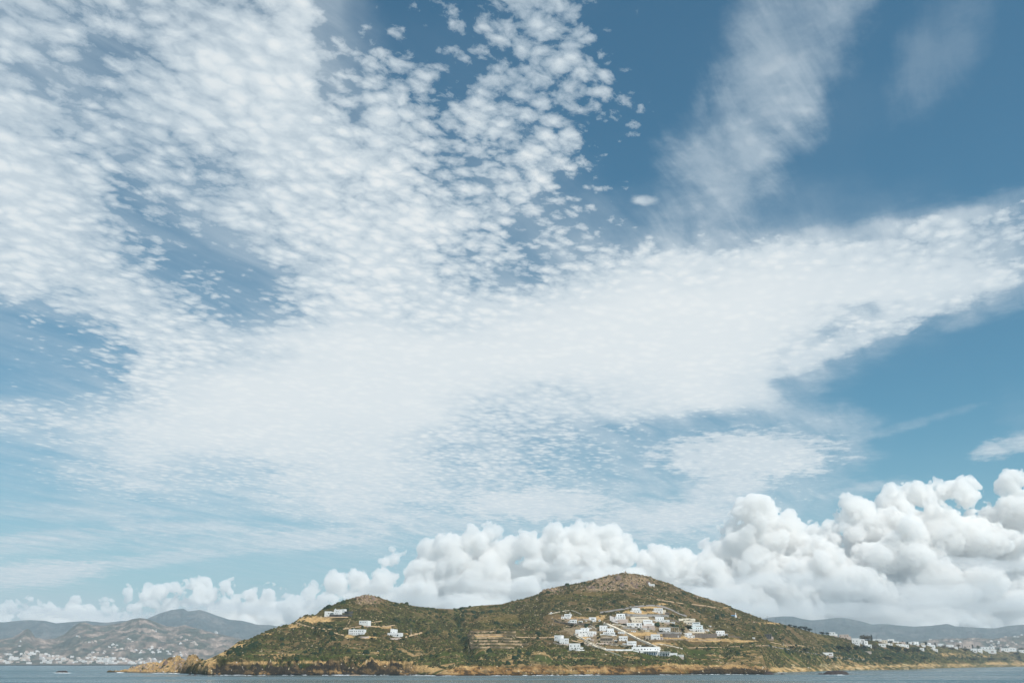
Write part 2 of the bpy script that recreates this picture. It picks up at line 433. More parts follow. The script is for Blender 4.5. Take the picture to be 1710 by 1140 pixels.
# ------------------------------------------------------------------ ground maths
def hash2(ix, iy, s):
    n = (ix.astype(np.int64) * 374761393 + iy.astype(np.int64) * 668265263 + s * 1442695041) & 0x7fffffff
    n = ((n ^ (n >> 13)) * 1274126177) & 0x7fffffff
    return ((n ^ (n >> 16)) & 0xffff) / 65535.0
def vn2(X, Y, s=0):
    ix, iy = np.floor(X), np.floor(Y); fx, fy = X - ix, Y - iy
    fx = fx * fx * (3 - 2 * fx); fy = fy * fy * (3 - 2 * fy)
    a = hash2(ix, iy, s); b = hash2(ix + 1, iy, s); c = hash2(ix, iy + 1, s); d = hash2(ix + 1, iy + 1, s)
    return (a + (b - a) * fx) * (1 - fy) + (c + (d - c) * fx) * fy
def fbm2(X, Y, sc_=1.0, oct=5, rough=0.5, s=0, ridged=False):
    X = np.asarray(X, float) / sc_; Y = np.asarray(Y, float) / sc_
    t = 0.0; a = 1.0; n = 0.0
    for o in range(oct):
        v = vn2(X + 17.3 * o, Y - 9.1 * o, s + o)
        if ridged: v = 1 - abs(2 * v - 1)
        t = t + a * v; n += a; a *= rough; X = X * 2.03; Y = Y * 2.03
    return t / n
def sstep(x, a, b):
    t = np.clip((x - a) / (b - a), 0, 1); return t * t * (3 - 2 * t)
def px_ray(x, y):
    """(X/D, Z/D) slopes of photograph points, D measured straight ahead"""
    u = (np.asarray(x, float) - W0 / 2) / FPX; v = (H0 / 2 - np.asarray(y, float)) / FPX
    c, s = math.cos(PITCH), math.sin(PITCH); k = c - v * s
    return u / k, (s + v * c) / k
def to_px(X, D, Z):
    c, s = math.cos(PITCH), math.sin(PITCH); Z = Z - CAMZ
    dep = D * c + Z * s
    return X / dep * FPX + W0 / 2, H0 / 2 - (Z * c - D * s) / dep * FPX
def itp(pts): 
    xs, ys = zip(*pts); return lambda x: np.interp(x, xs, ys)

RIDGE = itp([(180,1124),(196,1121),(212,1118),(232,1111),(252,1105.5),(268,1106),(276,1100),(300,1094),(310,1103),(316,1094),(326,1092),(334,1100),(345,1101),(355,1097),(380,1084),(399,1069),(418,1065.6),(434,1057),(460,1047),(487,1040),(494,1033),(506,1027),(523,1026),(532,1018),(541,1014),(555,1008),
 (580,999),(604,992.5),(616,993),(630,997),(642,1001),(658,1006),(689,1011),(719,1015),(763,1016.5),(774,1014),(793,1011),(838,1008),(852,1004),(872,1000),(901,991),(908,984.5),(915,982.5),(942,977),(968,973),(994,967.5),(1015,961),
 (1038,957),(1049,955),(1054,957),(1068,957.5),(1086,961),(1102,967),(1123,973),(1140,981.6),(1154,988),(1174,995),(1198,1002.6),(1215,1007),(1234,1017),(1255,1024),(1280,1034),(1303,1040),(1325,1045),(1340,1049),(1359,1055),(1369,1058),
 (1387,1060),(1413,1066),(1430,1067.5),(1459,1069),(1494,1072),(1533,1076),(1568,1079),(1612,1082),(1655,1085.5),(1708,1088),(1780,1090),(1830,1092)])
SHORE = itp([(180,1122),(200,1121.7),(240,1122.3),(300,1123),(335,1125),(350,1126),(690,1126),(740,1127),(900,1126.3),(1128,1125.3),(1150,1124.5),(1272,1125.2),(1284,1122.8),(1310,1121.6),(1360,1120),(1404,1118.4),(1515,1117),(1568,1115),(1638,1113.4),(1708,1112.4),(1830,1111.9)])
CLIFF = itp([(180,1121.3),(200,1120.4),(250,1119.5),(300,1117),(330,1113),(345,1111),(362,1105),(400,1104),(450,1104),(520,1104),(560,1102),(640,1103),(670,1106),(690,1111),(720,1114),(745,1118),(765,1113),(800,1111),(860,1110),(900,1111),(940,1112),(1000,1111),(1100,1110),(1140,1108),(1200,1110),(1260,1111),(1310,1114),(1360,1111),(1404,1109),(1480,1108),(1515,1110),(1568,1109),(1610,1106),(1638,1107.5),(1708,1108.5),(1830,1108.5)])
RDIST = itp([(180,1290),(260,1250),(300,1200),(325,1130),(345,1060),(420,1080),(500,1150),(600,1260),(760,1390),(900,1450),(1050,1520),(1200,1540),(1300,1580),(1404,1900),(1515,2200),(1568,2850),(1638,3300),(1708,4200),(1830,5200)])
CLRUN = itp([(180,10),(330,10),(360,9),(660,9),(700,20),(760,16),(1130,20),(1290,45),(1400,60),(1700,90),(1830,90)])   # metres from the water's edge to the top of the bank
def shore_dist(x): return -CAMZ / px_ray(x, SHORE(x))[1]

def ground_z(x, D):
    """bare height of the land in column x at distance D (before relief)"""
    D0 = shore_dist(x); D1 = RDIST(x); Dc = D0 + CLRUN(x)
    zc = CAMZ + Dc * px_ray(x, CLIFF(x))[1]; z1 = CAMZ + D1 * px_ray(x, RIDGE(x))[1]
    zc = np.maximum(zc, 0.6)
    t1 = np.clip((D - D0) / (Dc - D0), 0, 1); t2 = (D - Dc) / (D1 - Dc)
    lo = zc * t1 ** 0.75
    tt = np.clip(t2, 0, 1)
    hi = zc + (z1 - zc) * (0.90 * tt + 0.10 * tt * (2 - tt))
    back = z1 - (D - D1) * 0.25 - 6 * (1 - np.exp(-(np.maximum(D - D1, 0)) / 30.0))
    z = np.where(D < Dc, lo, np.where(t2 <= 1, hi, back))
    return np.where(D < D0, -(D0 - D) * 0.4, z)

def relief(x, D, X):
    """what the bare slope carries: gullies, ribs, broken rock, terraces"""
    D0 = shore_dist(x); D1 = RDIST(x); Dc = D0 + CLRUN(x)
    far = D0 / 920.0
    inl = sstep(D, Dc, Dc + 60); atop = sstep(D, D1 - 60, D1 - 10)
    z = (fbm2(X, D, 55, 4, 0.5, 3) - 0.5) * 9.0 * inl * (1 - 0.75 * atop)
    z += (fbm2(X, D, 9, 4, 0.55, 9) - 0.5) * 1.8 * inl
    z += (fbm2(X + 0.35 * D, D * 0.35, 34, 4, 0.5, 5, True) - 0.6) * 5.0 * inl * (1 - atop)
    # the gully between the two hills
    g_t = np.clip((D1 - D) / (D1 - Dc), 0, 1)
    for pts, wd, dp in (([(0,764),(.18,757),(.34,772),(.52,763),(.7,776),(.86,790),(1,782)], 9, 7.0), ([(0,735),(.2,728),(.4,748),(.6,762),(1,776)], 7, 3.5), ([(0,800),(.25,792),(.5,780),(.7,776),(1,785)], 7, 3.5),
                        ([(0,675),(.3,690),(.6,706),(1,720)], 8, 3.0), ([(0,850),(.4,868),(.8,880),(1,884)], 9, 3.0), ([(0,1160),(.4,1180),(.7,1205),(1,1215)], 9, 3.5), ([(0,540),(.4,520),(.8,540),(1,560)], 8, 3.0), ([(0,930),(.5,905),(1,925)], 8, 3.0)):
        gx = np.interp(g_t, [p[0] for p in pts], [p[1] for p in pts]) + (fbm2(D, D * 0, 22, 3, .5, 88) - .5) * 16
        z -= dp * np.exp(-((x - gx) / wd) ** 2) * inl * (1 - 0.85 * atop) * sstep(g_t, .02, .2)
    # crags round both summits and the left rim
    crag = np.exp(-((x - 1045) / 85.0) ** 2) * sstep(D, D1 - 130, D1 - 40) + np.exp(-((x - 612) / 30.0) ** 2) * sstep(D, D1 - 70, D1 - 25) + 0.9 * np.exp(-((x - 922) / 18.0) ** 2) * sstep(D, D1 - 40, D1 - 5)
    z += (fbm2(X, D, 7, 4, 0.6, 21, True) - 0.62) * 9.0 * np.clip(crag, 0, 1) * (1 - 0.35 * sstep(D, D1 - 12, D1 + 2))
    # sea cliffs: buttresses, slots and benches
    cl = sstep(D, D0 - 4, D0 + 2) * (1 - sstep(D, Dc + 2, Dc + 22))
    steep = sstep(x, 325, 365) * (1 - sstep(x, 690, 730)) + 0.45 * sstep(x, 735, 770) * (1 - sstep(x, 1260, 1300)) + 0.6 * (1 - sstep(x, 325, 345)) + 0.25 * sstep(x, 1300, 1330)
    rg = fbm2(X, D, 11, 5, 0.6, 31, True)
    z += (rg - 0.74) * 19.0 * cl * steep * sstep(D, D0 - 2, D0 + 9)
    z += (fbm2(X + D * .6, D, 4.0, 3, 0.6, 33) - 0.5) * 3.2 * cl * steep
    # rocky knobs of the low headland at the far left
    kn = (1 - sstep(x, 332, 345)) * sstep(D, D0, D0 + 20)
    z += (fbm2(X, D, 8, 4, 0.6, 41, True) - 0.6) * 7.0 * kn
    return z

# columns by bearing, rows by distance: finer toward the water
cx_ = np.concatenate([np.arange(182, 1300, 0.8), np.arange(1300, 1826, 1.0)])
tt_ = np.concatenate([np.linspace(-0.06, 0.0, 4)[:-1], np.linspace(0, 0.07, 76)[:-1], np.linspace(0.07, 1.0, 250)[:-1], np.linspace(1.0, 1.5, 16)])
CX, TT = np.meshgrid(cx_, tt_, indexing='ij')
DD = shore_dist(CX) + (RDIST(CX) - shore_dist(CX)) * TT
ZB = ground_z(CX, DD)
XX = px_ray(CX, 1090.0)[0] * DD
ZZ = ZB + relief(CX, DD, XX)
ZZ = np.where(TT < 0, ZB - 1.0, ZZ)
# level the ridge line back to the skyline measured on the photograph
PXx, PXy = to_px(XX, DD, ZZ)
top = np.where(TT > 0.02, PXy, 9999).min(axis=1)
raise_ = (top - RIDGE(cx_))                       # pixels too low (+) or too high (-)
raise_ = np.convolve(np.pad(raise_, 7, mode='edge'), np.hanning(17)[1:-1] / np.hanning(17).sum(), 'valid')
lift = raise_[:, None] * DD / 1746.0 * sstep(TT, 0.25, 0.95)
ZZ = ZZ + np.where(CX > 335, lift, lift * 0.6)
PXx, PXy = to_px(XX, DD, ZZ)

def ground_at(x, y):
    """point of the finished ground seen at photograph point (x, y) -> (X, D, Z)"""
    i = int(np.clip(np.searchsorted(cx_, x), 1, len(cx_) - 1))
    if abs(cx_[i - 1] - x) < abs(cx_[i] - x): i -= 1
    col = PXy[i]; k0 = 4
    vis = np.where(col[k0:] <= y)[0]
    k = (vis[0] + k0) if len(vis) else int(np.argmin(col))
    return float(px_ray(x, 1090.0)[0] * DD[i, k]), float(DD[i, k]), float(ZZ[i, k])
def ground_h(X, D):
    """height of the finished ground at a plan position"""
    x = float(X / D / px_ray(W0 / 2 + 100, 1090.0)[0] * 100 + W0 / 2)
    i = int(np.clip(np.searchsorted(cx_, x), 0, len(cx_) - 1))
    return float(np.interp(D, DD[i], ZZ[i]))

# ---- what the ground is made of (its own colours, plus shade painted on the sea cliff)
def blobmask(x, y, pts):
    m = np.zeros_like(x)
    for cx, cy, rx, ry, a in pts: m = np.maximum(m, a * np.exp(-(((x - cx) / rx) ** 2 + ((y - cy) / ry) ** 2)))
    return m
SOIL = [(520,1034,36,6,1.2),(490,1044,14,5,1),(398,1078,20,4,1.1),(372,1092,16,4,1.1),(350,1104,16,7,1.2),(440,1058,18,3,.9),(560,1046,20,3,.5),(430,1106,60,3.5,1.0),(520,1105,70,3.5,1.0),(250,1112,60,12,1.5),(312,1100,20,12,1.5),(345,1112,14,8,1.3),(640,1106,60,5,1.1),(700,1116,40,7,1.2),(790,1117,60,7,1.0),(900,1118,90,5,1.0),
 (1030,1118,90,5,1.0),(1130,1113,60,6,1.2),(1190,1115,60,6,1.1),(1250,1118,60,4,1.1),(1330,1117,60,5,1.1),(1420,1113,60,4,.9),(1500,1111,50,4,.8),(1545,1110,30,4,1),(1600,1110,30,4,.8),(1660,1107,26,3,1.1),(1700,1108,30,4,.8),
 (1093,1013,30,3,1.1),(1075,1022,50,4,.8),(1040,1020,30,3,.6),(1005,1030,10,6,1),(985,1042,20,4,.6),(1110,1008,12,3,.9),(1180,1033,10,2,.6),(1075,1058,46,4,1.0),(1130,1064,60,4,.9),(1190,1068,50,4,.9),(1105,1074,30,4,.7),(1240,1070,36,3,.8),(975,1066,18,5,.9),(925,1063,14,3,.9),
 (820,1062,48,1.6,.8),(640,1046,24,3,.9),(690,1058,24,3,.8),(612,1064,22,3,1.0),(580,1062,16,4,.7),(575,1078,30,4,.45),(960,1032,46,4,.6),(1290,1040,26,3,.8),(1265,1007,12,2,.5),(1216,1014,12,2,.7),(1310,1078,30,2,.7),(1430,1096,20,2,.4),(1580,1092,26,3,.7),(1640,1095,40,3,.6),(690,1012,50,2,.35),(870,998,40,1.6,.35),(1150,985,40,2,.5),(1200,1003,40,2,.5)]
ROCK = [(1045,970,80,16,1.0),(1010,982,60,7,.9),(920,985,22,7,1.2),(612,1000,30,12,1.0),(1130,985,40,8,.6),(250,1114,50,10,.62),(300,1108,18,12,.62),(905,1000,16,4,.5),(985,1016,12,6,.7),(1180,998,30,6,.5)]
GREEN = [(764,1030,9,16,1.0),(768,1058,9,14,1.1),(785,1088,12,14,1.1),(700,1035,60,14,.5),(900,1095,80,12,.8),(1000,1105,90,8,.8),(560,1042,20,4,.9),(1470,1096,100,9,1.0),(1400,1085,40,10,.8),(420,1085,26,14,.7),(1180,1088,80,10,.6),(640,1095,90,10,.5),(1330,1095,60,9,.6),(820,1092,60,6,.7),(1640,1101,50,4,.7)]
def ground_colour(x, y, X, D, Z, cliffk):
    n1 = fbm2(X, D, 26, 5, 0.6, 51); n2 = fbm2(X, D, 6, 4, 0.65, 61); n3 = fbm2(X, D, 2.2, 3, 0.6, 71); n4 = fbm2(X, D * .6, 90, 3, 0.5, 81)
    C = lambda *c: np.array(c)[None, None, :]
    e = lambda a: a[..., None]
    dark = C(.034, .034, .017); mid = C(.092, .078, .038); brown = C(.150, .104, .064); yel = C(.125, .105, .036)
    col = dark + (mid - dark) * e(sstep(n2, .33, .62))
    col = col + (brown - col) * e(sstep(n1, .44, .62) * .8)
    col = col + (yel - col) * e(sstep(n4 + .25 * (n2 - .5), .52, .68) * .40)
    gm = blobmask(x, y, GREEN); col = col + (C(.045, .068, .028) - col) * e(np.clip(gm * (0.35 + n2 * .9), 0, .85))
    # contour strips of grass and bare earth low on the slope, trodden earth round the houses
    low = sstep(y, 1070, 1092) * sstep(x, 360, 420); n5 = fbm2(X * .22, D, 7, 4, .6, 93); rust = sstep(x, 735, 760) * (1 - sstep(x, 1150, 1180)) * (1 - sstep(y, 1127, 1130)) * sstep(y, 1108, 1116)
    col = col + (C(.060, .085, .028) - col) * e(low * sstep(n5, .46, .60) * .65); col = col + (C(.36, .245, .14) - col) * e(low * sstep(1 - n5, .55, .66) * .75)
    vm = blobmask(x, y, [(1075,1042,70,24,1),(975,1050,45,20,.9),(1165,1055,50,12,.9),(1010,1068,45,12,.9),(945,1036,30,8,.7)]); col = col + ((C(.155, .120, .095) + (C(.33, .26, .20) - C(.155, .120, .095)) * e(n3)) - col) * e(sstep(vm + (n2 - .5) * .9, .38, .75) * .8)
    sm = blobmask(x, y, SOIL) + sstep(x, 1290, 1310) * (fbm2(X, D, 26, 3, .6, 97) - .5) * .9; s = sstep(sm + (n2 - .5) * .9 + (n1 - .5) * .5, .42, .72)
    soil = C(.46, .285, .14) + (C(.50, .36, .22) - C(.44, .27, .135)) * e(n3)
    col = col + (soil - col) * e(s * (0.65 + .35 * n3))
    rm = blobmask(x, y, ROCK); s = sstep(rm + (n2 - .5) * .9, .45, .8)
    rock = C(.16, .115, .085) + (C(.40, .29, .215) - C(.16, .115, .085)) * e(sstep(n3, .35, .7))
    col = col + (rock - col) * e(s * .85)
    # sea cliff: brown black rock with shade painted in below, tan and rust above
    k = sstep(fbm2(X + .7 * Z, Z * 1.3 + .3 * D, 5.0, 4, .65, 95) + .3 * (n3 - .5) + .10 * sstep(x, 690, 760), .47, .66)
    k = k * (1 - .72 * (sstep(x, 360, 385) * (1 - sstep(x, 655, 690))) * sstep(fbm2(X, Z * 2.0, 26, 3, .5, 99), .34, .50))  # left cliff: cave shade painted in as broad dark areas
    cl = C(.040, .034, .030) + (C(.37, .235, .125) - C(.040, .034, .030)) * e(k)
    col = col + (cl - col) * e(cliffk)
    n6 = fbm2(X + .5 * Z, Z * 1.6 + D * .25, 6, 4, .65, 121)
    col = col + (C(.235, .125, .050) - col) * e(rust * sstep(n6, .42, .58) * .75); col = col + (C(.035, .030, .024) - col) * e(rust * sstep(n6, .60, .68) * .85)
    lb = sstep(x, 1140, 1160) * (1 - sstep(x, 1278, 1286)) * sstep(y + (n1 - .5) * 8, 1115.5, 1118) + .8 * sstep(x, 1040, 1065) * (1 - sstep(x, 1125, 1140)) * sstep(y + (n1 - .5) * 6, 1120, 1122); col = col + (C(.030, .026, .022) - col) * e(np.clip(lb, 0, 1) * .9)
    sh = sstep(x, 1290, 1320) * sstep(y, 1106, 1110); col = col + (C(.055, .062, .032) - col) * e(sh * sstep(n6, .52, .62) * .8); col = col + (C(.60, .50, .38) - col) * e(sh * sstep(1 - n6, .58, .68) * .6)
    # loose pale stones
    st = sstep(hash2(np.floor(X / 1.1), np.floor(D / 1.6), 5), .985, .99)
    col = col + (C(.55, .46, .36) - col) * e(st * .8)
    return col
D0_ = shore_dist(CX); Dc_ = D0_ + CLRUN(CX)
steep_ = sstep(CX, 335, 365) * (1 - sstep(CX, 670, 720)) + 0.6 * sstep(CX, 735, 770) * (1 - sstep(CX, 1130, 1150)) + .75 * sstep(CX, 1150, 1165) * (1 - sstep(CX, 1275, 1290))
rag = (fbm2(XX, DD, 9, 4, .6, 91) - .5) * 9
cliffk = np.clip(steep_ * (1 - sstep(DD + rag, D0_ + .80 * CLRUN(CX), D0_ + 1.05 * CLRUN(CX))), 0, 1)
wet = (1 - sstep(ZZ, 0.3, 1.3)) 
cliffk = np.clip(cliffk + 0, 0, 1)
GC = ground_colour(CX, PXy, XX, DD, ZZ, cliffk) * np.array([1.14, 1.10, .90])
wetm = wet[..., None] * (1 - sstep(CX, 1280, 1300))[..., None]
GC = GC * (1 - .75 * wetm)

def grid_faces(nx, ny):
    i = np.arange(nx - 1)[:, None] * ny + np.arange(ny - 1)[None, :]
    return np.stack([i, i + ny, i + ny + 1, i + 1], -1).reshape(-1, 4)
def add_col(o, C3, name='tone'):
    at = o.data.color_attributes.new(name, 'FLOAT_COLOR', 'POINT')
    a = np.ones((len(C3), 4), np.float32); a[:, :3] = C3
    at.data.foreach_set('color', a.ravel())

m_land, q = new_mat('scrub_and_rock')
at = q.n('ShaderNodeAttribute', attribute_name='tone').outputs['Color']
pos = q.n('ShaderNodeNewGeometry').outputs['Position']
n = q.noise(pos, 0.9, 5, 0.7); n_b = q.noise(pos, 0.16, 4, 0.6)
mul = q.m('MULTIPLY', q.ss(n, .3, .72, .55, 1.4, 'LINEAR'), q.ss(n_b, .3, .7, .85, 1.15, 'LINEAR'))
vs_ = q.v('SCALE', at, scale=mul)
pb = q.n('ShaderNodeBsdfDiffuse'); q.put(pb.inputs[0], vs_); pb.inputs['Roughness'].default_value = 0.6
bp = q.n('ShaderNodeBump'); bp.inputs['Strength'].default_value = .8; bp.inputs['Distance'].default_value = 0.8; q.put(bp.inputs['Height'], n); q.nt.links.new(bp.outputs[0], pb.inputs['Normal'])
out_surface(q, pb.outputs[0])
V = np.stack([XX, DD, ZZ], -1).reshape(-1, 3)
land = mesh_np('hills', V, grid_faces(len(cx_), len(tt_)), m_land)
add_col(land, GC.reshape(-1, 3)); tag(land, kind='structure')

# ------------------------------------------------------------------ sea
m_sea, q = new_mat('sea_water')
pos = q.n('ShaderNodeNewGeometry').outputs['Position']
w1 = q.noise(q.v('MULTIPLY', pos, (1.0, .55, 1.0)), 0.09, 6, 0.62); w2 = q.noise(q.v('MULTIPLY', pos, (1.0, .6, 1)), 0.55, 5, 0.62)
patch = q.noise(q.v('MULTIPLY', pos, (.25, 1.0, 1.0)), 0.009, 5, 0.6)
sea = q.n('ShaderNodeBsdfPrincipled'); sea.inputs['IOR'].default_value = 1.333
q.put(sea.inputs['Base Color'], q.mix(q.ss(patch, .35, .65), (.012, .062, .080, 1), (.022, .080, .098, 1)))
q.put(sea.inputs['Roughness'], q.ss(patch, .4, .62, .10, .32))
bp = q.n('ShaderNodeBump'); bp.inputs['Strength'].default_value = 1.0; bp.inputs['Distance'].default_value = 2.2
q.put(bp.inputs['Height'], q.m('ADD', w1, q.m('MULTIPLY', w2, .35))); q.nt.links.new(bp.outputs[0], sea.inputs['Normal'])
out_surface(q, sea.outputs[0])
ys = np.array([-400., 0, 200, 400, 700, 1100, 1800, 3000, 6000, 10950]); xs = np.array([-10500., -5000, -2000, -800, 0, 800, 2000, 5000, 10500])
SX, SY = np.meshgrid(xs, ys, indexing='ij')
o = mesh_np('sea', np.stack([SX, SY, 0 * SX], -1).reshape(-1, 3), grid_faces(len(xs), len(ys)), m_sea); tag(o, kind='structure')

# ------------------------------------------------------------------ far hills and mountains
def far_range(name, ridge, D1, D0, y0, seed, amp, pal, town=0.0, rough=1.0):
    """a range: skyline from the photograph at distance D1, foot at D0"""
    f = itp(ridge); xs = np.arange(ridge[0][0], ridge[-1][0], 1.2); tt = np.concatenate([np.linspace(0, 1, 90)[:-1], np.linspace(1, 1.6, 14)])
    CX, T = np.meshgrid(xs, tt, indexing='ij'); D = D0 + (D1 - D0) * T
    yb = f(CX)
    z1 = CAMZ + D1 * px_ray(CX, yb)[1]; z0 = CAMZ + D0 * px_ray(CX, y0)[1]
    tc = np.clip(T, 0, 1)
    z = z0 + (z1 - z0) * (tc ** 1.25) - np.maximum(D - D1, 0) * .35
    X = px_ray(CX, 1080.)[0] * D
    ed = sstep(T, 0, .12)
    z = z + (fbm2(X, D, amp * 5, 6, 0.55, seed, True) - .62) * amp * 2.2 * ed * (1 - .55 * sstep(T, .75, 1.0)) * sstep(z, 5, 60)
    px, py = to_px(X, D, z); top = py.min(axis=1)
    z = z + (top - f(xs))[:, None] * D / 1746. * sstep(T, .3, .95)
    n1 = fbm2(X, D, amp * 2.2, 5, .6, seed + 7); n2 = fbm2(X, D, amp * .5, 4, .6, seed + 9)
    a, b, c = [np.array(p)[None, None, :] for p in pal]
    col = a + (b - a) * sstep(n1, .38, .62)[..., None]; col = col + (c - col) * (sstep(n1 * .5 + n2 * .5, .54, .64) * .7)[..., None]
    o = mesh_np(name, np.stack([X, D, z], -1).reshape(-1, 3), grid_faces(len(xs), len(tt)), m_land2)
    add_col(o, col.reshape(-1, 3)); tag(o, kind='structure')
    px, py = to_px(X, D, z)
    return dict(xs=xs, X=X, D=D, Z=z, py=py)
def on_range(R, x, y):
    i = int(np.clip(np.searchsorted(R['xs'], x), 0, len(R['xs']) - 1)); col = R['py'][i]
    v = np.where(col <= y)[0]; k = v[0] if len(v) else int(np.argmin(col))
    return float(px_ray(x, 1080.)[0] * R['D'][i, k]), float(R['D'][i, k]), float(R['Z'][i, k])
m_land2, q = new_mat('distant_slope')
at = q.n('ShaderNodeAttribute', attribute_name='tone').outputs['Color']
pos = q.n('ShaderNodeNewGeometry').outputs['Position']
vs_ = q.v('SCALE', at, scale=q.ss(q.noise(pos, 0.02, 7, 0.65), .3, .7, .5, 1.5, 'LINEAR'))
pb = q.n('ShaderNodeBsdfDiffuse'); q.put(pb.inputs[0], vs_); out_surface(q, pb.outputs[0])
PAL1 = [(.075, .08, .06), (.19, .145, .115), (.38, .29, .235)]
PAL2 = [(.05, .07, .07), (.08, .09, .085), (.17, .155, .14)]
RL = far_range('hills', [(-120,1088),(-60,1078),(0,1066),(18,1064),(28,1058),(35,1052),(42,1048.5),(48,1053),(56,1063),(72,1067),(90,1065),(105,1058),(118,1045),(128,1039),(137,1038),(148,1043),(170,1044),(200,1039),(215,1033),(228,1031),(240,1032.5),(255,1038),(275,1045),(290,1046),(305,1042.5),(318,1047),(330,1049),(345,1054),(370,1059),(400,1066),(440,1078),(520,1100)], 7200, 5300, 1109.3, 101, 38, PAL1)
far_range('mountains', [(-140,1040),(-60,1036),(0,1038.5),(20,1036),(45,1034.5),(70,1036),(88,1040),(110,1038),(140,1036),(170,1039),(200,1036),(235,1036),(243,1031),(262,1023),(280,1017.5),(300,1015.5),(308,1020),(318,1019),(327,1017.5),(340,1021),(360,1028),(380,1034),(400,1035.5),(415,1039),(425,1042),(450,1043),(470,1047),(520,1052),(600,1060),(700,1065)], 10600, 8000, 1100, 131, 60, PAL2)
far_range('mountains', [(1180,1060),(1240,1046),(1270,1034),(1290,1030),(1310,1028.5),(1330,1029),(1345,1033),(1360,1035),(1385,1033),(1402,1030.5),(1420,1032),(1445,1037),(1460,1042),(1480,1041),(1500,1043),(1530,1045.5),(1560,1044),(1588,1041),(1600,1045),(1630,1047),(1665,1048.5),(1690,1044),(1730,1041),(1800,1040),(1860,1044)], 10400, 7400, 1098, 151, 55, [(.045, .06, .055), (.065, .075, .068), (.14, .13, .12)])
RR = far_range('hills', [(1380,1086),(1440,1078),(1500,1074),(1540,1069),(1570,1066),(1600,1065),(1630,1064),(1660,1066),(1690,1062),(1730,1057),(1800,1052),(1860,1050)], 6800, 5200, 1104, 171, 34, PAL1)
# ------------------------------------------------------------------ building materials
RNG = random.Random(11)
def paint(name, c, var=0.10, rough=0.85, scale=0.6):
    m, q = new_mat(name)
    pos = q.n('ShaderNodeTexCoord').outputs['Object']
    b = q.n('ShaderNodeBsdfPrincipled'); b.inputs['Roughness'].default_value = rough; b.inputs['Specular IOR Level'].default_value = .25
    n = q.noise(pos, scale, 5, .6); n2 = q.noise(q.v('MULTIPLY', pos, (3, 3, .5)), scale, 3, .6)
    f = q.m('ADD', q.ss(n, .3, .7, 1 - var, 1 + var * .6, 'LINEAR'), q.ss(n2, .45, .75, 0, -var, 'LINEAR'))
    q.put(b.inputs['Base Color'], q.v('SCALE', tuple(c), scale=f)); out_surface(q, b.outputs[0]); return m
M = dict(
    ochre=paint('ochre_stone', (.50, .36, .225), .25, .95, 1.0), white=paint('whitewash', (.84, .83, .81), .06), cream=paint('cream_render', (.74, .65, .52), .10), sand=paint('sand_render', (.52, .42, .32), .12),
    rose=paint('rose_render', (.62, .50, .43), .1), grey=paint('bare_concrete', (.34, .32, .30), .15), stone=paint('field_stone', (.20, .165, .135), .45, .95, 1.2),
    warm=paint('warm_stone', (.40, .30, .21), .35, .95, 1.0), darkstone=paint('dark_field_stone', (.085, .085, .082), .4, .95, 1.2), roof=paint('roof_screed', (.70, .69, .67), .08),
    aqua=paint('pale_aqua_roof', (.42, .60, .62), .08), glass=paint('window_glass', (.022, .028, .033), .2, .15), brown=paint('brown_shutter', (.16, .065, .035), .1), blue=paint('blue_paint', (.07, .22, .42), .06),
    teal=paint('teal_canopy', (.03, .09, .10), .1), wood=paint('weathered_wood', (.12, .09, .07), .2), dirt=paint('packed_earth', (.50, .35, .21), .18, .95, .25), tar=paint('grey_road', (.25, .225, .205), .12, .95, .25),
    concrete=paint('pale_paving', (.47, .43, .40), .1, .9, .3), rockd=paint('sea_rock', (.055, .040, .034), .5, .7, .5), foam=paint('foam', (.82, .86, .88), .05), metal=paint('galvanised', (.45, .46, .47), .05, .4))

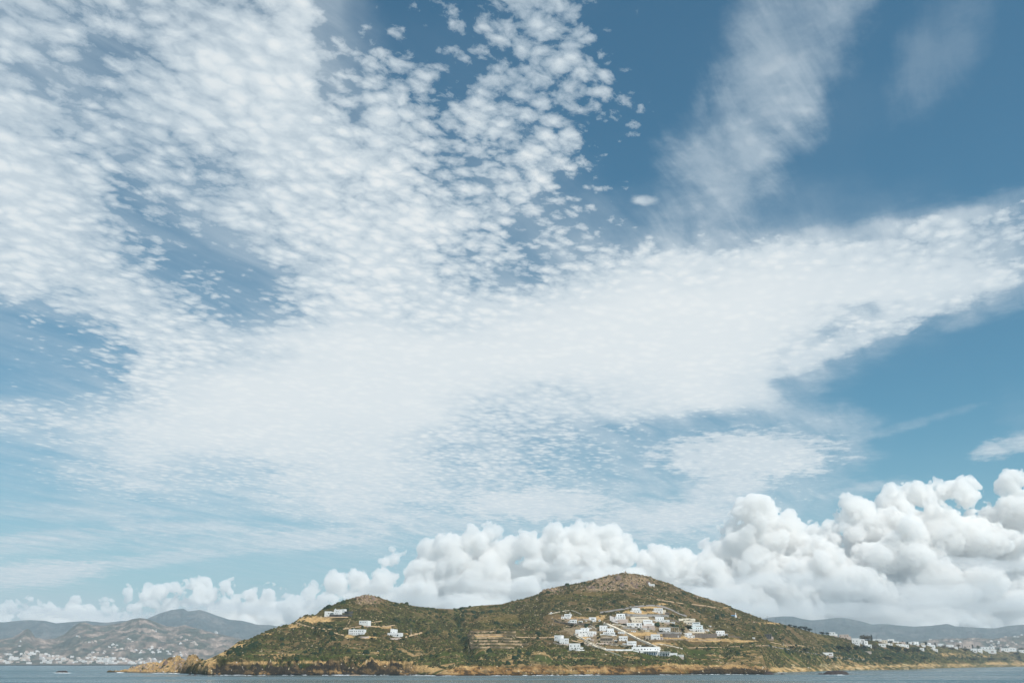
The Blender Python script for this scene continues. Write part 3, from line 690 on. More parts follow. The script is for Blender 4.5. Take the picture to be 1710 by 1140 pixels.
class MB:
    def __init__(s): s.v = []; s.f = []
    def quad(s, a, b, c, d):
        n = len(s.v); s.v += [tuple(a), tuple(b), tuple(c), tuple(d)]; s.f.append((n, n + 1, n + 2, n + 3))
    def box(s, x0, x1, y0, y1, z0, z1, bottom=True):
        n = len(s.v); s.v += [(x, y, z) for z in (z0, z1) for y in (y0, y1) for x in (x0, x1)]
        for f in ((0, 1, 5, 4), (1, 3, 7, 5), (3, 2, 6, 7), (2, 0, 4, 6), (4, 5, 7, 6)) + (((0, 2, 3, 1),) if bottom else ()): s.f.append(tuple(n + i for i in f))
    def facade(s, x0, x1, y, z0, z1, holes, rev=.28):
        """front wall at depth y with real openings (x0,x1,z0,z1) and their reveals"""
        xs = sorted({x0, x1, *[h[0] for h in holes], *[h[1] for h in holes]}); zs = sorted({z0, z1, *[h[2] for h in holes], *[h[3] for h in holes]})
        for i in range(len(xs) - 1):
            for j in range(len(zs) - 1):
                cx, cz = (xs[i] + xs[i + 1]) / 2, (zs[j] + zs[j + 1]) / 2
                if any(h[0] < cx < h[1] and h[2] < cz < h[3] for h in holes): continue
                s.quad((xs[i], y, zs[j]), (xs[i + 1], y, zs[j]), (xs[i + 1], y, zs[j + 1]), (xs[i], y, zs[j + 1]))
        for a, b, c, d in holes:
            Y = y + rev
            s.quad((a, y, c), (a, y, d), (a, Y, d), (a, Y, c)); s.quad((b, y, d), (b, y, c), (b, Y, c), (b, Y, d))
            s.quad((a, y, d), (b, y, d), (b, Y, d), (a, Y, d)); s.quad((b, y, c), (a, y, c), (a, Y, c), (b, Y, c))
    def block(s, x0, x1, y0, y1, z0, z1, holes=(), para=.45):
        s.facade(x0, x1, y0, z0, z1, holes)
        s.quad((x1, y0, z0), (x1, y1, z0), (x1, y1, z1), (x1, y0, z1)); s.quad((x0, y1, z0), (x0, y0, z0), (x0, y0, z1), (x0, y1, z1))
        s.quad((x1, y1, z0), (x0, y1, z0), (x0, y1, z1), (x1, y1, z1))
        t = .3                                        # parapet rim round the sunken roof
        for a in (((x0, y0), (x1, y0), (x1 - t, y0 + t), (x0 + t, y0 + t)), ((x1, y0), (x1, y1), (x1 - t, y1 - t), (x1 - t, y0 + t)), ((x1, y1), (x0, y1), (x0 + t, y1 - t), (x1 - t, y1 - t)), ((x0, y1), (x0, y0), (x0 + t, y0 + t), (x0 + t, y1 - t))):
            s.quad(*[(p[0], p[1], z1) for p in a])
            s.quad((a[3][0], a[3][1], z1), (a[2][0], a[2][1], z1), (a[2][0], a[2][1], z1 - para), (a[3][0], a[3][1], z1 - para))
    def build(s, name, mat, parent=None, smooth=False):
        me = bpy.data.meshes.new(name); me.from_pydata(s.v, [], s.f); me.update()
        if smooth: me.polygons.foreach_set('use_smooth', [True] * len(me.polygons))
        me.materials.append(mat); o = bpy.data.objects.new(name, me); COL.objects.link(o)
        if parent: o.parent = parent
        return o
def empty(name, loc, rz=0):
    o = bpy.data.objects.new(name, None); COL.objects.link(o); o.location = loc; o.rotation_euler = (0, 0, rz); o.empty_display_size = .5; return o

def house(label, blocks, wins='', mat='white', group=None, cat='house', name='house', yaw=None, where=ground_at, depth=8.5, chim=None, winmat='glass', extra=None, plinth=2.5, roofmat='roof'):
    """blocks 'x0 x1 ytop ybase [material]; ...' and openings 'x y w h [kind]; ...', all read off the photograph in pixels"""
    B = []
    for b in blocks.split(';'):
        t = b.split(); B.append(tuple(map(float, t[:4])) + ((t[4] if len(t) > 4 else mat),))
    xm = sum((b[0] + b[1]) / 2 * (b[1] - b[0]) for b in B) / sum(b[1] - b[0] for b in B); yb = max(b[3] for b in B)
    X0, Dr, Z0 = where(xm, yb); s = Dr / 1746.0
    if yaw is None: yaw = RNG.uniform(-14, -2)
    root = empty(name, (X0, Dr, Z0), math.radians(yaw)); tag(root, label, cat, group)
    cosy = math.cos(math.radians(yaw))
    rects = []
    for k, (x0, x1, yt, yb_, mm) in enumerate(B):
        Xb, Db, Zb = where((x0 + x1) / 2, yb_)
        dl = min(max(Db - Dr, 0), 9.0) * .8 - .15 * k
        zt = CAMZ + (Dr + dl) * px_ray(x0, yt)[1] - Z0; zb = CAMZ + (Dr + dl) * px_ray(x0, yb_)[1] - Z0
        rects.append([(x0 - xm) * s / cosy, (x1 - xm) * s / cosy, dl, dl + depth * RNG.uniform(.8, 1.1), min(zb, zt - 1.5), zt, mm, [], []])
    for w in [w.split() for w in wins.split(';') if w.strip()]:
        x, y, ww, hh = map(float, w[:4]); kind = w[4] if len(w) > 4 else winmat
        lx = (x - xm) * s / cosy; lz = CAMZ + Dr * px_ray(x, y)[1] - Z0; hw, hz = ww * s / 2, hh * s / 2
        hit = [r for r in rects if r[0] + .25 < lx - hw * .6 and lx + hw * .6 < r[1] - .25 and r[4] - .3 < lz < r[5] - .2]
        if not hit: continue
        r = min(hit, key=lambda r: r[2])
        a, b_ = max(lx - hw, r[0] + .15), min(lx + hw, r[1] - .15); c, d = max(lz - hz, r[4] + .05), min(lz + hz, r[5] - .5)
        if d - c < .4 or b_ - a < .3 or any(a < h[1] + .1 and b_ > h[0] - .1 and c < h[3] + .05 and d > h[2] - .05 for h in r[7]): continue
        r[7].append((a, b_, c, d)); r[8].append(kind)
    byc = {}
    for r in rects: byc.setdefault(r[6], MB()).block(r[0], r[1], r[2], r[3], r[4], r[5], r[7])
    for mm, mb in byc.items(): mb.build('wall', M[mm], root)
    rf = MB()
    for r in rects: rf.box(r[0] + .31, r[1] - .31, r[2] + .31, r[3] - .31, r[5] - .62, r[5] - .42)
    rf.build('roof', M[roofmat], root)
    if plinth:
        pl = MB()
        for r in rects: pl.box(r[0] + .06, r[1] - .06, r[2] + .06, r[3] - .06, r[4] - plinth, r[4] - .003)
        pl.build('plinth', M['warm' if mat != 'white' else 'rose'], root)
    for r in rects:
        for (a, b_, c, d), kind in zip(r[7], r[8]):
            w = MB(); Y = r[2] + .29
            w.box(a - .02, b_ + .02, Y, Y + .08, c - .02, d + .02)
            tall = (c - r[4]) < .5 and (d - c) > 1.6
            wo_ = w.build('door' if tall else 'window', M[kind], root)
            if (b_ - a) > .9 and (d - c) > .9 and Dr < 1700:
                f = MB(); mx = (a + b_) / 2; f.box(mx - .05, mx + .05, Y - .05, Y - .003, c, d); f.box(a, b_, Y - .05, Y - .003, d - .1, d - .003); f.box(a, b_, Y - .05, Y - .003, c + .003, c + .1)
                f.build('frame', M['roof' if kind == 'glass' else 'wood'], wo_)
    if chim:
        for x, yt, yb_ in chim:
            ch = MB(); lx = (x - xm) * s; zt = CAMZ + Dr * px_ray(x, yt)[1] - Z0; zb = CAMZ + Dr * px_ray(x, yb_)[1] - Z0
            ch.box(lx - .45, lx + .45, 2.0, 2.9, zb, zt); ch.box(lx - .6, lx + .6, 1.85, 3.05, zt + .003, zt + .2); ch.build('chimney', M[mat], root)
    if extra: extra(root, lambda x: (x - xm) * s / cosy, lambda y: CAMZ + Dr * px_ray(xm, y)[1] - Z0, s)
    return root
def row(y, xs, w=1.3, h=1.7, kind=''): return ';'.join(f'{x} {y} {w} {h} {kind}' for x in xs) + ';'

def pergola(x0, x1, y, ybase, mat='wood', d=3.0):
    def f(root, lx, lz, s):
        m = MB(); a, b = lx(x0), lx(x1); z = lz(y); zb = lz(ybase)
        n = max(2, int((b - a) / 2.2))
        for k in range(n + 1):
            X = a + (b - a) * k / n; m.box(X - .12, X + .12, -d, -d + .24, zb, z - .203)
        m.box(a, b, -d, .0 - .15, z - .2, z); m.build('pergola', M[mat], root)
    return f

# ------------------------------------------------------------------ walls and roads laid over the ground
def follow(pts, step=1.5):
    out = []
    for (x0, y0), (x1, y1) in zip(pts[:-1], pts[1:]):
        n = max(1, int(math.hypot(x1 - x0, y1 - y0) / step))
        out += [(x0 + (x1 - x0) * k / n, y0 + (y1 - y0) * k / n) for k in range(n)]
    return out + [pts[-1]]
def wall_run(label, pts, hpx, mat='warm', name='stone_wall', group=None, thick=.5, cat='wall'):
    hpx = hpx * 1.35
    P = [ground_at(x, y) for x, y in follow(pts)]
    m = MB(); P = np.array(P); 
    if len(P) > 4:
        for k in (1, 2): P[1:-1] = (P[:-2] + 2 * P[1:-1] + P[2:]) / 4
    o0 = P[0].copy(); P = P - o0; s = o0[1] / 1746.0; h = hpx * s
    n = len(P); T = np.gradient(P[:, :2], axis=0); T /= np.maximum(np.linalg.norm(T, axis=1), 1e-6)[:, None]; N = np.stack([-T[:, 1], T[:, 0]], 1) * thick / 2
    for i in range(n):
        jt = h * (1 + .05 * math.sin(i * 1.7))
        m.v += [(P[i, 0] - N[i, 0], P[i, 1] - N[i, 1], P[i, 2] - 2.5), (P[i, 0] - N[i, 0], P[i, 1] - N[i, 1], P[i, 2] + jt), (P[i, 0] + N[i, 0], P[i, 1] + N[i, 1], P[i, 2] + jt), (P[i, 0] + N[i, 0], P[i, 1] + N[i, 1], P[i, 2] - 2.5)]
    for i in range(n - 1):
        a = 4 * i; b = a + 4
        for j in range(3): m.f.append((a + j, b + j, b + j + 1, a + j + 1))
    m.f += [(0, 1, 2, 3), (4 * n - 4, 4 * n - 1, 4 * n - 2, 4 * n - 3)]
    o = m.build(name, M[mat]); o.location = tuple(o0); return tag(o, label, cat, group, 'thing')
def road(name, pts, wpx, mat='dirt', lift=.4):
    m = MB(); Q = follow(pts, 1.0); n = len(Q)
    up = [ground_at(x, y - wpx / 2) for x, y in Q]; dn = [ground_at(x, y + wpx / 2) for x, y in Q]
    U = np.array(up); Dn = np.array(dn)
    for A in (U, Dn):
        for k in range(3): A[1:-1] = (A[:-2] + 2 * A[1:-1] + A[2:]) / 4
    for i in range(n):
        for t in (0, .33, .66, 1):
            p = Dn[i] * (1 - t) + U[i] * t; z = max(p[2], ground_h(p[0], p[1])) + lift; m.v.append((p[0], p[1], z))
    for i in range(n - 1):
        for j in range(3): m.f.append((4 * i + j, 4 * i + 4 + j, 4 * i + 5 + j, 4 * i + 1 + j))
    o = m.build(name, M[mat], smooth=True); tag(o, kind='structure'); return o

road('dirt_track', [(484,1038),(492,1040),(505,1044.5),(520,1048.5),(540,1053),(558,1057),(573,1061)], 1.9)
road('dirt_track', [(515,1049),(545,1050.5),(572,1050.6),(596,1047),(612,1045.5),(640,1046.5),(658,1044)], 1.5)
road('dirt_track', [(574,1050),(578,1043),(582,1037),(583,1032)], 1.6)
road('dirt_track', [(541,1030.5),(570,1030.6),(600,1031.4)], 1.6)
road('dirt_track', [(613,1040),(636,1037.5)], 1.6)
road('dirt_track', [(676,1064),(690,1060),(704,1056.5)], 2.0)
road('dirt_track', [(862,1064.2),(890,1065),(926,1065)], 1.2)
road('dirt_track', [(1150,1082),(1200,1081),(1245,1079),(1282,1078)], 1.0)
road('dirt_track', [(955,1070),(972,1073),(985,1077),(1003,1083)], 1.6)
road('dirt_track', [(1100,1001),(1112,1003),(1132,1006),(1145,1008)], 1.2)
road('dirt_track', [(1160,1009),(1185,1012),(1200,1015)], 1.2)
road('dirt_track', [(1288,1072),(1310,1077),(1330,1077),(1365,1082)], 1.0)
road('road', [(1280,1077),(1300,1081.5),(1330,1086),(1365,1092),(1400,1098),(1440,1101),(1470,1103)], 1.1, 'tar')
road('road', [(1004,1023),(1022,1020.5),(1045,1016.5),(1066,1012.8),(1090,1011),(1108,1012.5),(1122,1017),(1136,1024),(1150,1029)], 2.6, 'tar')
road('road', [(1010,1041),(1026,1047.5),(1050,1059),(1074,1071),(1104,1084)], 4.2, 'cream')
road('road', [(962,1061.5),(972,1066),(986,1074),(1002,1081),(1012,1084)], 3.4, 'cream')
road('courtyard', [(1020,1033),(1034,1037)], 9.0, 'concrete')
road('courtyard', [(1046,1026.5),(1075,1027.5),(1112,1027.5)], 3.2, 'tar')

wall_run('long cream parapet wall running down beside the upper sloping village road', [(1009,1042.5),(1024,1049),(1048,1060),(1072,1072),(1104,1085.5)], 2.3, 'cream', 'parapet_wall')
wall_run('cream wall along the lower sloping road below the stepped white house', [(959,1060.5),(970,1066),(984,1073.5),(1000,1080.5),(1010,1084)], 2.0, 'cream', 'parapet_wall')
wall_run('second cream wall stepping down in front of the lower sloping road', [(976,1074),(990,1079.5),(1005,1084.6)], 1.6, 'cream', 'parapet_wall')
wall_run('thin cream wall ending alone in the scrub below the village', [(1009,1085),(1022,1090),(1037,1095.3)], .9, 'cream', 'parapet_wall')
wall_run('long low white terrace wall left of the arched white building', [(1012,1085.5),(1030,1086.2),(1057,1086.4)], 1.8, 'white', 'terrace_wall')
wall_run('grey retaining wall under the two highest houses of the village', [(1046,1028.5),(1072,1029),(1120,1030)], 2.6, 'grey', 'retaining_wall')
wall_run('brown stone retaining wall left of the white house with brown shutters', [(1108,1063.8),(1122,1064),(1138,1064.5)], 4.6, 'stone', 'retaining_wall')
wall_run('tall grey brown retaining wall between two white houses at the right of the village', [(1162,1064),(1180,1065),(1199,1064)], 5.0, 'stone', 'retaining_wall')
wall_run('long dry stone wall under the leftmost white villa', [(922,1034),(938,1035.5),(952,1035),(975,1034)], 1.4, 'warm')
wall_run('dark stone terrace wall between the villas and the stepped white house', [(926,1038),(945,1042),(990,1044)], 1.8, 'stone')
wall_run('thin cream wall rising to a point above the leftmost villa', [(917,1025),(936,1021.5),(954,1018.8),(964,1022),(972,1026)], .7, 'cream', 'parapet_wall')
wall_run('pale straight wall slanting down between dark trees', [(984,1042.5),(990,1046.5),(996,1050)], .9, 'cream', 'parapet_wall')
wall_run('dark grey stone wall right of the highest pair of white houses', [(572,1024.5),(579,1024.6),(586,1024)], 3.0, 'darkstone', 'terrace_wall')
wall_run('long dark stone terrace wall below the white house on the left ridge', [(547,1029.8),(565,1030),(585,1029.8)], 3.2, 'darkstone', 'terrace_wall')
wall_run('pink garden wall in front of the white two step house by the gully', [(651,1067),(660,1067.3),(669,1067)], 1.7, 'rose', 'garden_wall')
wall_run('pale terrace wall at the foot of the long two storey house', [(600,1065),(607,1065.4),(615,1065)], 2.0, 'rose', 'garden_wall')
wall_run('cream wall above the cream arched terraces', [(1136,1036),(1150,1035),(1164,1035.5)], 2.2, 'cream', 'terrace_wall')
wall_run('low tan wall along the lane below the sandy white house', [(1070,1068.5),(1100,1068.8),(1142,1067.5)], 1.0, 'warm', 'garden_wall')
wall_run('low tan wall right of the brown shuttered house', [(1146,1068.5),(1180,1069),(1206,1068)], 1.1, 'warm', 'garden_wall')
wall_run('cream wall zigzagging beside the two white houses under the road', [(1020,1077),(1035,1077.5),(1046,1080),(1052,1082)], 1.0, 'cream', 'garden_wall')
wall_run('tan wall below the small white house with four arches', [(1098,1057.6),(1112,1058),(1140,1057.5)], 1.8, 'grey', 'terrace_wall')
wall_run('grey terrace wall below the long cream hotel', [(1042,1049),(1060,1050),(1078,1050.5),(1096,1051)], 1.6, 'grey', 'terrace_wall')
for lab, pts, h, mt in (
    ('pale wall stepping down right of the square tower house', [(1066,1080),(1072,1082.5),(1080,1083)], 1.2, 'white'), ('cream wall under the sloping yard of the paved terrace', [(1024,1043),(1036,1044.5),(1048,1047)], 1.4, 'cream'),
    ('white wall beneath the winged white house between the roads', [(1003,1060),(1016,1060.5),(1030,1061.5)], 1.1, 'white'), ('rose wall under the sand coloured gabled house', [(996,1075),(1012,1075.4),(1030,1076)], 1.3, 'rose'),
    ('stone wall right of the white house with low side wings', [(1120,1036),(1130,1037),(1138,1040)], 1.5, 'stone'), ('cream wall below the stepped white tower house', [(1150,1056),(1165,1056.4),(1180,1056.4)], 1.3, 'cream'),
    ('stone wall at the far right end of the village, past the teal pergola', [(1217,1063),(1230,1063.5),(1240,1065)], 1.0, 'stone'), ('grey wall above the long cream hotel', [(1054,1028.6),(1070,1028.4),(1088,1028.6)], 1.2, 'cream'),
    ('white wall under the lowest left two storey house', [(950,1086),(962,1086.4),(976,1085.6)], 1.0, 'white'), ('rose wall under the pair of cube houses', [(924,1073),(934,1076.5),(950,1077)], 1.0, 'rose'),
    ('thin cream wall along the ochre lane above the pavilions', [(1096,1075),(1112,1077),(1126,1080),(1140,1083)], .8, 'cream')):
    wall_run(lab, pts, h, mt, 'garden_wall')
TW = [(785,861,1055.8,'topmost'),(781,861,1061,'second from the top'),(783,855,1066,'third from the top'),(784,870,1071,'third from the bottom'),(785,882,1076,'second from the bottom'),(786,858,1081.5,'lowest')]
for a, b, y, w in TW:
    wall_run(f'dry stone field terrace on the middle slope, {w} of the six', [(a, y + .6), ((a + b) / 2, y - .3), (b, y + .8)], 1.7, 'ochre', 'field_terrace', 'field terraces on the middle slope', 1.2, 'terrace')

# ------------------------------------------------------------------ houses of the main hill
house('white house with a tower block and a dark veranda on the left ridge', '550.5 561 1017 1025.5; 543.5 551 1021 1027.5; 534.4 543.8 1020 1029.3', row(1020,[554.7,557.6],.9,1.3)+row(1023.2,[553,556],1.1,1.5)+'547.2 1023.4 6 2.2 teal;'+'541.8 1023.2 2.6 1.3 brown;'+row(1027,[537.4,540.2],.9,1.4), chim=[(555.5,1015.6,1017.2)])
house('small white cube house with one window, uppermost on the left ridge', '565 572 1016.4 1023', '567.6 1019.4 1.2 1.7', yaw=-20, depth=5)
house('white house with a dark pergola on its roof above the track', '597 612.3 1035.6 1044', '599.6 1038.5 2 1.5 blue;603.9 1038.5 1.8 1.1 brown;607.6 1038.5 1.8 1.1 brown', yaw=-16, extra=lambda r, lx, lz, s: [pergola(597.5, 607.5, 1033.6, 1035.5, 'wood', -3.2)(r, lx, lz, s)])
house('long white two storey house with two rows of dark windows on the left hill', '580 607 1050.2 1060.6', row(1053.3,[582.5,584.6,586.8,590.3,593.5,597.4,600.1,604],1.2,1.8)+row(1057.6,[582.5,584.6,586.8,589.6,593.5,596.8,599.3,603.2],1.2,1.9), yaw=-8, chim=[(588,1049.2,1050.4)])
house('white house in two steps beside the bare gully, with wide dark ground floor openings', '647.5 656.6 1050 1056.8; 645.8 669 1056 1063', row(1054.7,[649,653.6],1.1,1.5)+'647.7 1060 1.6 2;651.3 1060 2.8 2;655.2 1060 1.1 2.2;658.7 1060 1.1 2.2;662.8 1060.2 2.8 2.4 teal', chim=[(650.5,1049,1050.2),(654,1049.1,1050.2)])
def dome(cx, yt, r):
    def f(root, lx, lz, s):
        m = MB(); R = r * s; n, k = 14, 6
        for j in range(k + 1):
            a = math.pi / 2 * j / k
            for i in range(n): t = 2 * math.pi * i / n; m.v.append((lx(cx) + R * math.cos(a) * math.cos(t), 2.0 + R * math.cos(a) * math.sin(t), lz(yt) + R * math.sin(a)))
        for j in range(k):
            for i in range(n): m.f.append((j * n + i, j * n + (i + 1) % n, (j + 1) * n + (i + 1) % n, (j + 1) * n + i))
        m.build('dome', M['white'], root, True)
    return f
house('tiny white domed shrine at the far left of the village', '919.6 922.8 1022.2 1024.8', '921.2 1023.6 .8 1', cat='shrine', name='shrine', depth=3.5, yaw=-6, extra=dome(921.2, 1022.4, 1.2))
house('leftmost white villa with a dark veranda and a tall side pillar', '942 953.5 1024.6 1029.5; 938 953.3 1028.6 1033', '947.3 1026.9 8.4 1.5;'+row(1031.2,[940.4,944.1,949.5],1.2,1.8), chim=[(952.6,1022,1024.8)])
house('white villa with aqua roof terraces just below the leftmost villa', '952 964 1034 1041; 949 952.6 1037 1041.5', '954.2 1036.6 1.3 1.4;957.9 1036.8 3 1.5 teal;962.2 1036.6 1 1.3;954 1040 2.6 1.4 brown;958.6 1040 1.2 1.8;961.4 1040 1.2 1.8', roofmat='aqua')
house('white villa with a teal veranda and a long low wing to its left', '985.5 997.5 1030 1034.5; 990 996.6 1034 1037.8; 976 986 1032.4 1034.6 rose', '991.8 1032.4 5.4 1.6 teal;991.3 1036 1 1.6;994.5 1036 1 1.5')
house('tiny white shed on the pale terrace below the long winged villa', '978 981 1035.6 1037.8', '979.4 1036.8 .9 1', depth=3, cat='shed', name='shed')
house('tiny white outbuilding beside the upper bend of the sloping road', '1001 1003.6 1033.6 1037.2', '1002.4 1035.4 .8 1.2', depth=3, cat='shed', name='shed')
house('large stepped white house with a square upper tower above the lower road', '969 982 1047.8 1054; 960 969.4 1050.4 1057.4; 966 977 1053.4 1063; 976.5 990 1053.2 1062.2; 989.6 994 1053.6 1058.6', '973.5 1050.6 1.1 1.6;978.5 1050.4 1 1;970.4 1055.3 1.4 1.8;975 1054.9 2 1.6 teal;'+row(1057.5,[981.6,985,988.2,991.8],1.2,1.4)+'975.4 1060.4 1 2.6;'+row(1061,[982.5,986.6],1.3,1.5)+'979 1054.6 3 .9 teal', chim=[(981.4,1046.2,1048)])
house('white house with a lower right wing between the two sloping roads', '1002 1015 1043.7 1052.4; 1015 1026 1048.5 1055; 1008 1028 1054.6 1058.8', row(1047.2,[1005,1010.4,1013.8],1.2,1.5)+row(1050.8,[1005.4,1013.5],1.1,1.3)+row(1053,[1017.4,1020.6,1023.6],1.2,1.3)+row(1057,[1011.2,1014.2,1017.5,1021.5,1024.5],1.3,1.7))
house('small low white house tucked under the upper sloping road', '1033 1044 1054.4 1057.6', row(1056,[1035.5,1038.6,1041.6],1,1.2), depth=6)
house('white cube house, left of the pair at the lower left corner of the village', '926 938 1060 1070.4', row(1064,[928,930.4],1,1.9)+row(1068.3,[928,930.2],.9,1.5), yaw=-18)
house('white cube house, right of the pair at the lower left corner of the village', '934.5 949.4 1065.2 1074.6', row(1068.8,[944.8,947.2],1,1.6)+'941 1073 1.2 2.2;'+row(1073,[944.6,946.8],1,1.2)+'937.6 1073 1 1.2', yaw=-6)
house('white two storey house lowest at the left edge of the village, wide dark door', '950.6 969 1073.5 1084.4; 969 974 1080 1083', row(1077.8,[953.4,960,965.8],1.3,2)+row(1081.7,[954,956.2,964.4,967.2],1.1,1.7)+'960.8 1082 2 2.8', yaw=-5)
def hip(x0, x1, xp, y0, yp, mat='rose'):
    def f(root, lx, lz, s):
        m = MB(); a, b, p = lx(x0), lx(x1), lx(xp); z, zp = lz(y0), lz(yp)
        m.v += [(a, -.3, z), (b, -.3, z), (b, 8.6, z), (a, 8.6, z), (p, -.2, zp), (p, 8.5, zp)]; m.f += [(0, 1, 4), (1, 2, 5, 4), (2, 3, 5), (3, 0, 4, 5), (0, 3, 2, 1)]
        m.build('pitched_roof', M[mat], root)
    return f
house('sand coloured gabled house with dark red arches in the middle of the village', '1003 1024 1065 1073.2; 994 1004 1068.8 1073', row(1067.3,[1005.6,1009.2,1013,1017,1020.6],1.4,1.5,'brown')+row(1071.6,[1006,1010,1014.6,1019.4,1022.4],2,2,'glass')+row(1071,[996.6,999.8],1.2,1.6,'brown'), mat='sand', extra=hip(1002.5,1024.6,1014,1064.9,1061.8,'sand'))
house('white house with four upper windows just right of the sand coloured house', '1034.4 1048.8 1061.2 1070.4', row(1065,[1036,1039,1043.4,1046.5],1.3,1.7)+row(1068.8,[1039,1045.6],1.4,1.8))
house('white house with a square tower hanging below it beside the sloping road', '1048 1064 1069.8 1076.4; 1058 1063.2 1075 1080.2', row(1073,[1051.6,1055,1058.4,1061.6],1.2,1.7)+'1060.7 1078.2 1.2 2')
house('long white building with arched windows at the foot of the village', '1056 1103 1079.4 1087.4; 1057 1076 1085 1090.2', '1061 1083.4 1.3 1.8;1067.4 1083.6 1.3 1.8;1072.5 1083.2 2.6 2.2;1077.8 1083.2 2.6 2.2;1082.6 1083.4 1.4 1.5;1087.4 1083.6 1.4 1.5;1095.4 1083.6 1.2 1.7;1099.8 1083.8 1.2 1.7;1068.2 1087.8 2.2 2.6 brown;1061 1088 1.2 1.6', yaw=-3, depth=11)
house('white pavilion with a wide flat canopy in front of the arched building', '1074 1099 1086.6 1093.2', row(1090.7,[1081.8,1085.4,1089,1092.6,1096],2.4,2.8,'blue')+'1077.3 1090.6 1.6 2', yaw=-4, extra=pergola(1075,1099,1086.4,1093,'white',3.5))
house('white pavilion with dark teal openings at the lower right tip of the village', '1099.5 1118.5 1087.4 1095.4', row(1092.3,[1107,1110,1113,1116],2.4,3,'teal')+'1102.6 1092.2 1.4 2', yaw=-4, extra=pergola(1101,1119,1087.2,1095,'white',3.5))
house('low white wing tapering down at the right end of the lower pavilions', '1119 1131 1089.6 1095.2; 1130 1142 1092.4 1096', row(1094.2,[1122,1125,1128,1133,1136,1139],1.6,1.3), yaw=-6, depth=5)
house('half sand, half white house alone on the ochre slope', '1088 1103 1058.3 1067.4; 1079 1088.6 1060.6 1067.6 sand; 1101 1108 1063 1067.6 rose', row(1061.6,[1093.4,1096.4,1098.8,1101.2],1.1,1.5)+row(1062.2,[1082,1085.4],1.1,1.4,'brown')+row(1065.9,[1082,1085.6],1.4,1.9)+'1095 1066 3 1.6;1100.4 1065.6 1.3 2;1105 1065.6 1.3 2')
house('white house with dark upper windows and two arches, beside a slab canopy', '1103 1121 1047 1054.8', row(1050,[1108,1113.8,1117],1.5,1.5)+'1105 1050.3 1 1.4;'+row(1053.6,[1111.8,1117.2],2.2,1.5,'warm'), extra=pergola(1120.5,1134.5,1046.6,1054,'roof',-2))
house('white house, left of the two highest of the village under the road bend', '1057 1070.6 1014.6 1019.4; 1055 1073 1018.8 1023.4', row(1017.3,[1058.6,1061.2,1064,1066.4,1069],1.1,1.4,'brown')+row(1021.4,[1061.4,1069],1.2,2.2)+'1065 1021 1.6 1')
house('white house with a beige annex, right of the two highest under the road bend', '1095 1109.2 1014.5 1023.6; 1109 1113.6 1017.6 1023.4 cream; 1092.4 1095.6 1019 1023.6', row(1017.6,[1096.9,1100,1102.4,1104.8,1107.2],1.1,1.5)+row(1021.6,[1100.5,1106.2],1.2,2.4,'brown'))
house('small dark stone garage right of the higher beige annex', '1113.8 1121 1022 1026', row(1024.4,[1115.5,1119],1.6,1.8), mat='stone', cat='garage', name='garage', depth=5)
house('white house with big dark middle window overlooking the paved yard', '1031 1045.5 1024 1029; 1029.6 1046.6 1028.4 1033.4', '1034.7 1026.8 1.2 1.9;1038.3 1026.6 2.6 2.2;1042.6 1026.8 1.2 1.9;'+row(1031,[1031.9,1035.2,1039.2,1042.9],1.4,2))
house('blank pale terrace block under the house with the big dark window', '1033 1050.5 1033.4 1040.6', '1034.8 1036.4 1.4 .9;1046 1039.4 1.4 1.4', mat='rose', cat='terrace block', name='terrace_block')
house('long cream hotel wall with a dark strip of openings in the upper village', '1056 1086 1029.2 1034; 1057 1088 1033.2 1040.4', '1074.2 1031.7 21.5 1.2 brown;'+row(1036.6,[1060,1065,1069.6],1.2,1.4,'brown'), mat='cream', cat='hotel', name='hotel', yaw=-3)
house('white house with a row of five small windows below the long cream hotel', '1076 1091 1034.4 1040; 1077 1094 1039.4 1043.6; 1073 1094.6 1043.4 1048.4 rose', row(1036.6,[1078.4,1080.8,1083,1085.2,1087.6],1.2,1.4,'brown')+'1085.5 1041.4 9.6 2;1079 1041 1.2 1.6')
house('white house with arched doors below the blank terrace block', '1048.4 1061.6 1039.2 1047; 1061.2 1074.4 1039.6 1047.4', row(1042,[1052,1056,1058.8],1.4,1.6,'blue')+'1067 1042 3.6 2.6;1072 1042 1.8 2;'+row(1045.8,[1066,1071.6],2.4,1.9)+'1054.6 1045.8 3.4 1.5 brown')
house('white house with low side wings on the upper right of the village', '1096 1110 1029 1035; 1090 1119.6 1034.2 1038.4', row(1032.6,[1101.4,1105.4,1108.6],1,1.4)+row(1036.8,[1093,1101.4,1107.4,1114.6],1.1,1.4), depth=9)
house('cream terraced house with dark arches at the upper right of the village', '1141 1164 1035.6 1038; 1137 1158 1037.4 1042.6', row(1040,[1141.2,1147.4,1152.6,1156.4],2,1.9)+'1144.4 1040.6 1 1.2', mat='cream')
house('stepped white tower house with an aqua glazed top at the right of the village', '1158.6 1171.4 1038.4 1044; 1157 1175.5 1043.2 1050.4; 1153 1178 1049.6 1054.6', '1165 1039.8 9.5 1.1 teal;'+row(1042.6,[1163.4,1166.4,1169.4],.8,.7)+'1168.6 1044.9 9 1.3;'+row(1048.3,[1165.4,1168.4,1172],1.5,1.5)+row(1052.6,[1158,1165.4,1168.6,1172.4],1.2,2), roofmat='aqua')
house('white house with brown shutters between two stone retaining walls', '1143 1157 1056.4 1061; 1140 1161.4 1060.2 1064.6', row(1059.2,[1144.6,1147.6,1152.4],1.2,1.6)+'1155.4 1059.4 2 1 brown;'+row(1063,[1141.4,1148.6,1154,1159.8],1.4,1.9))
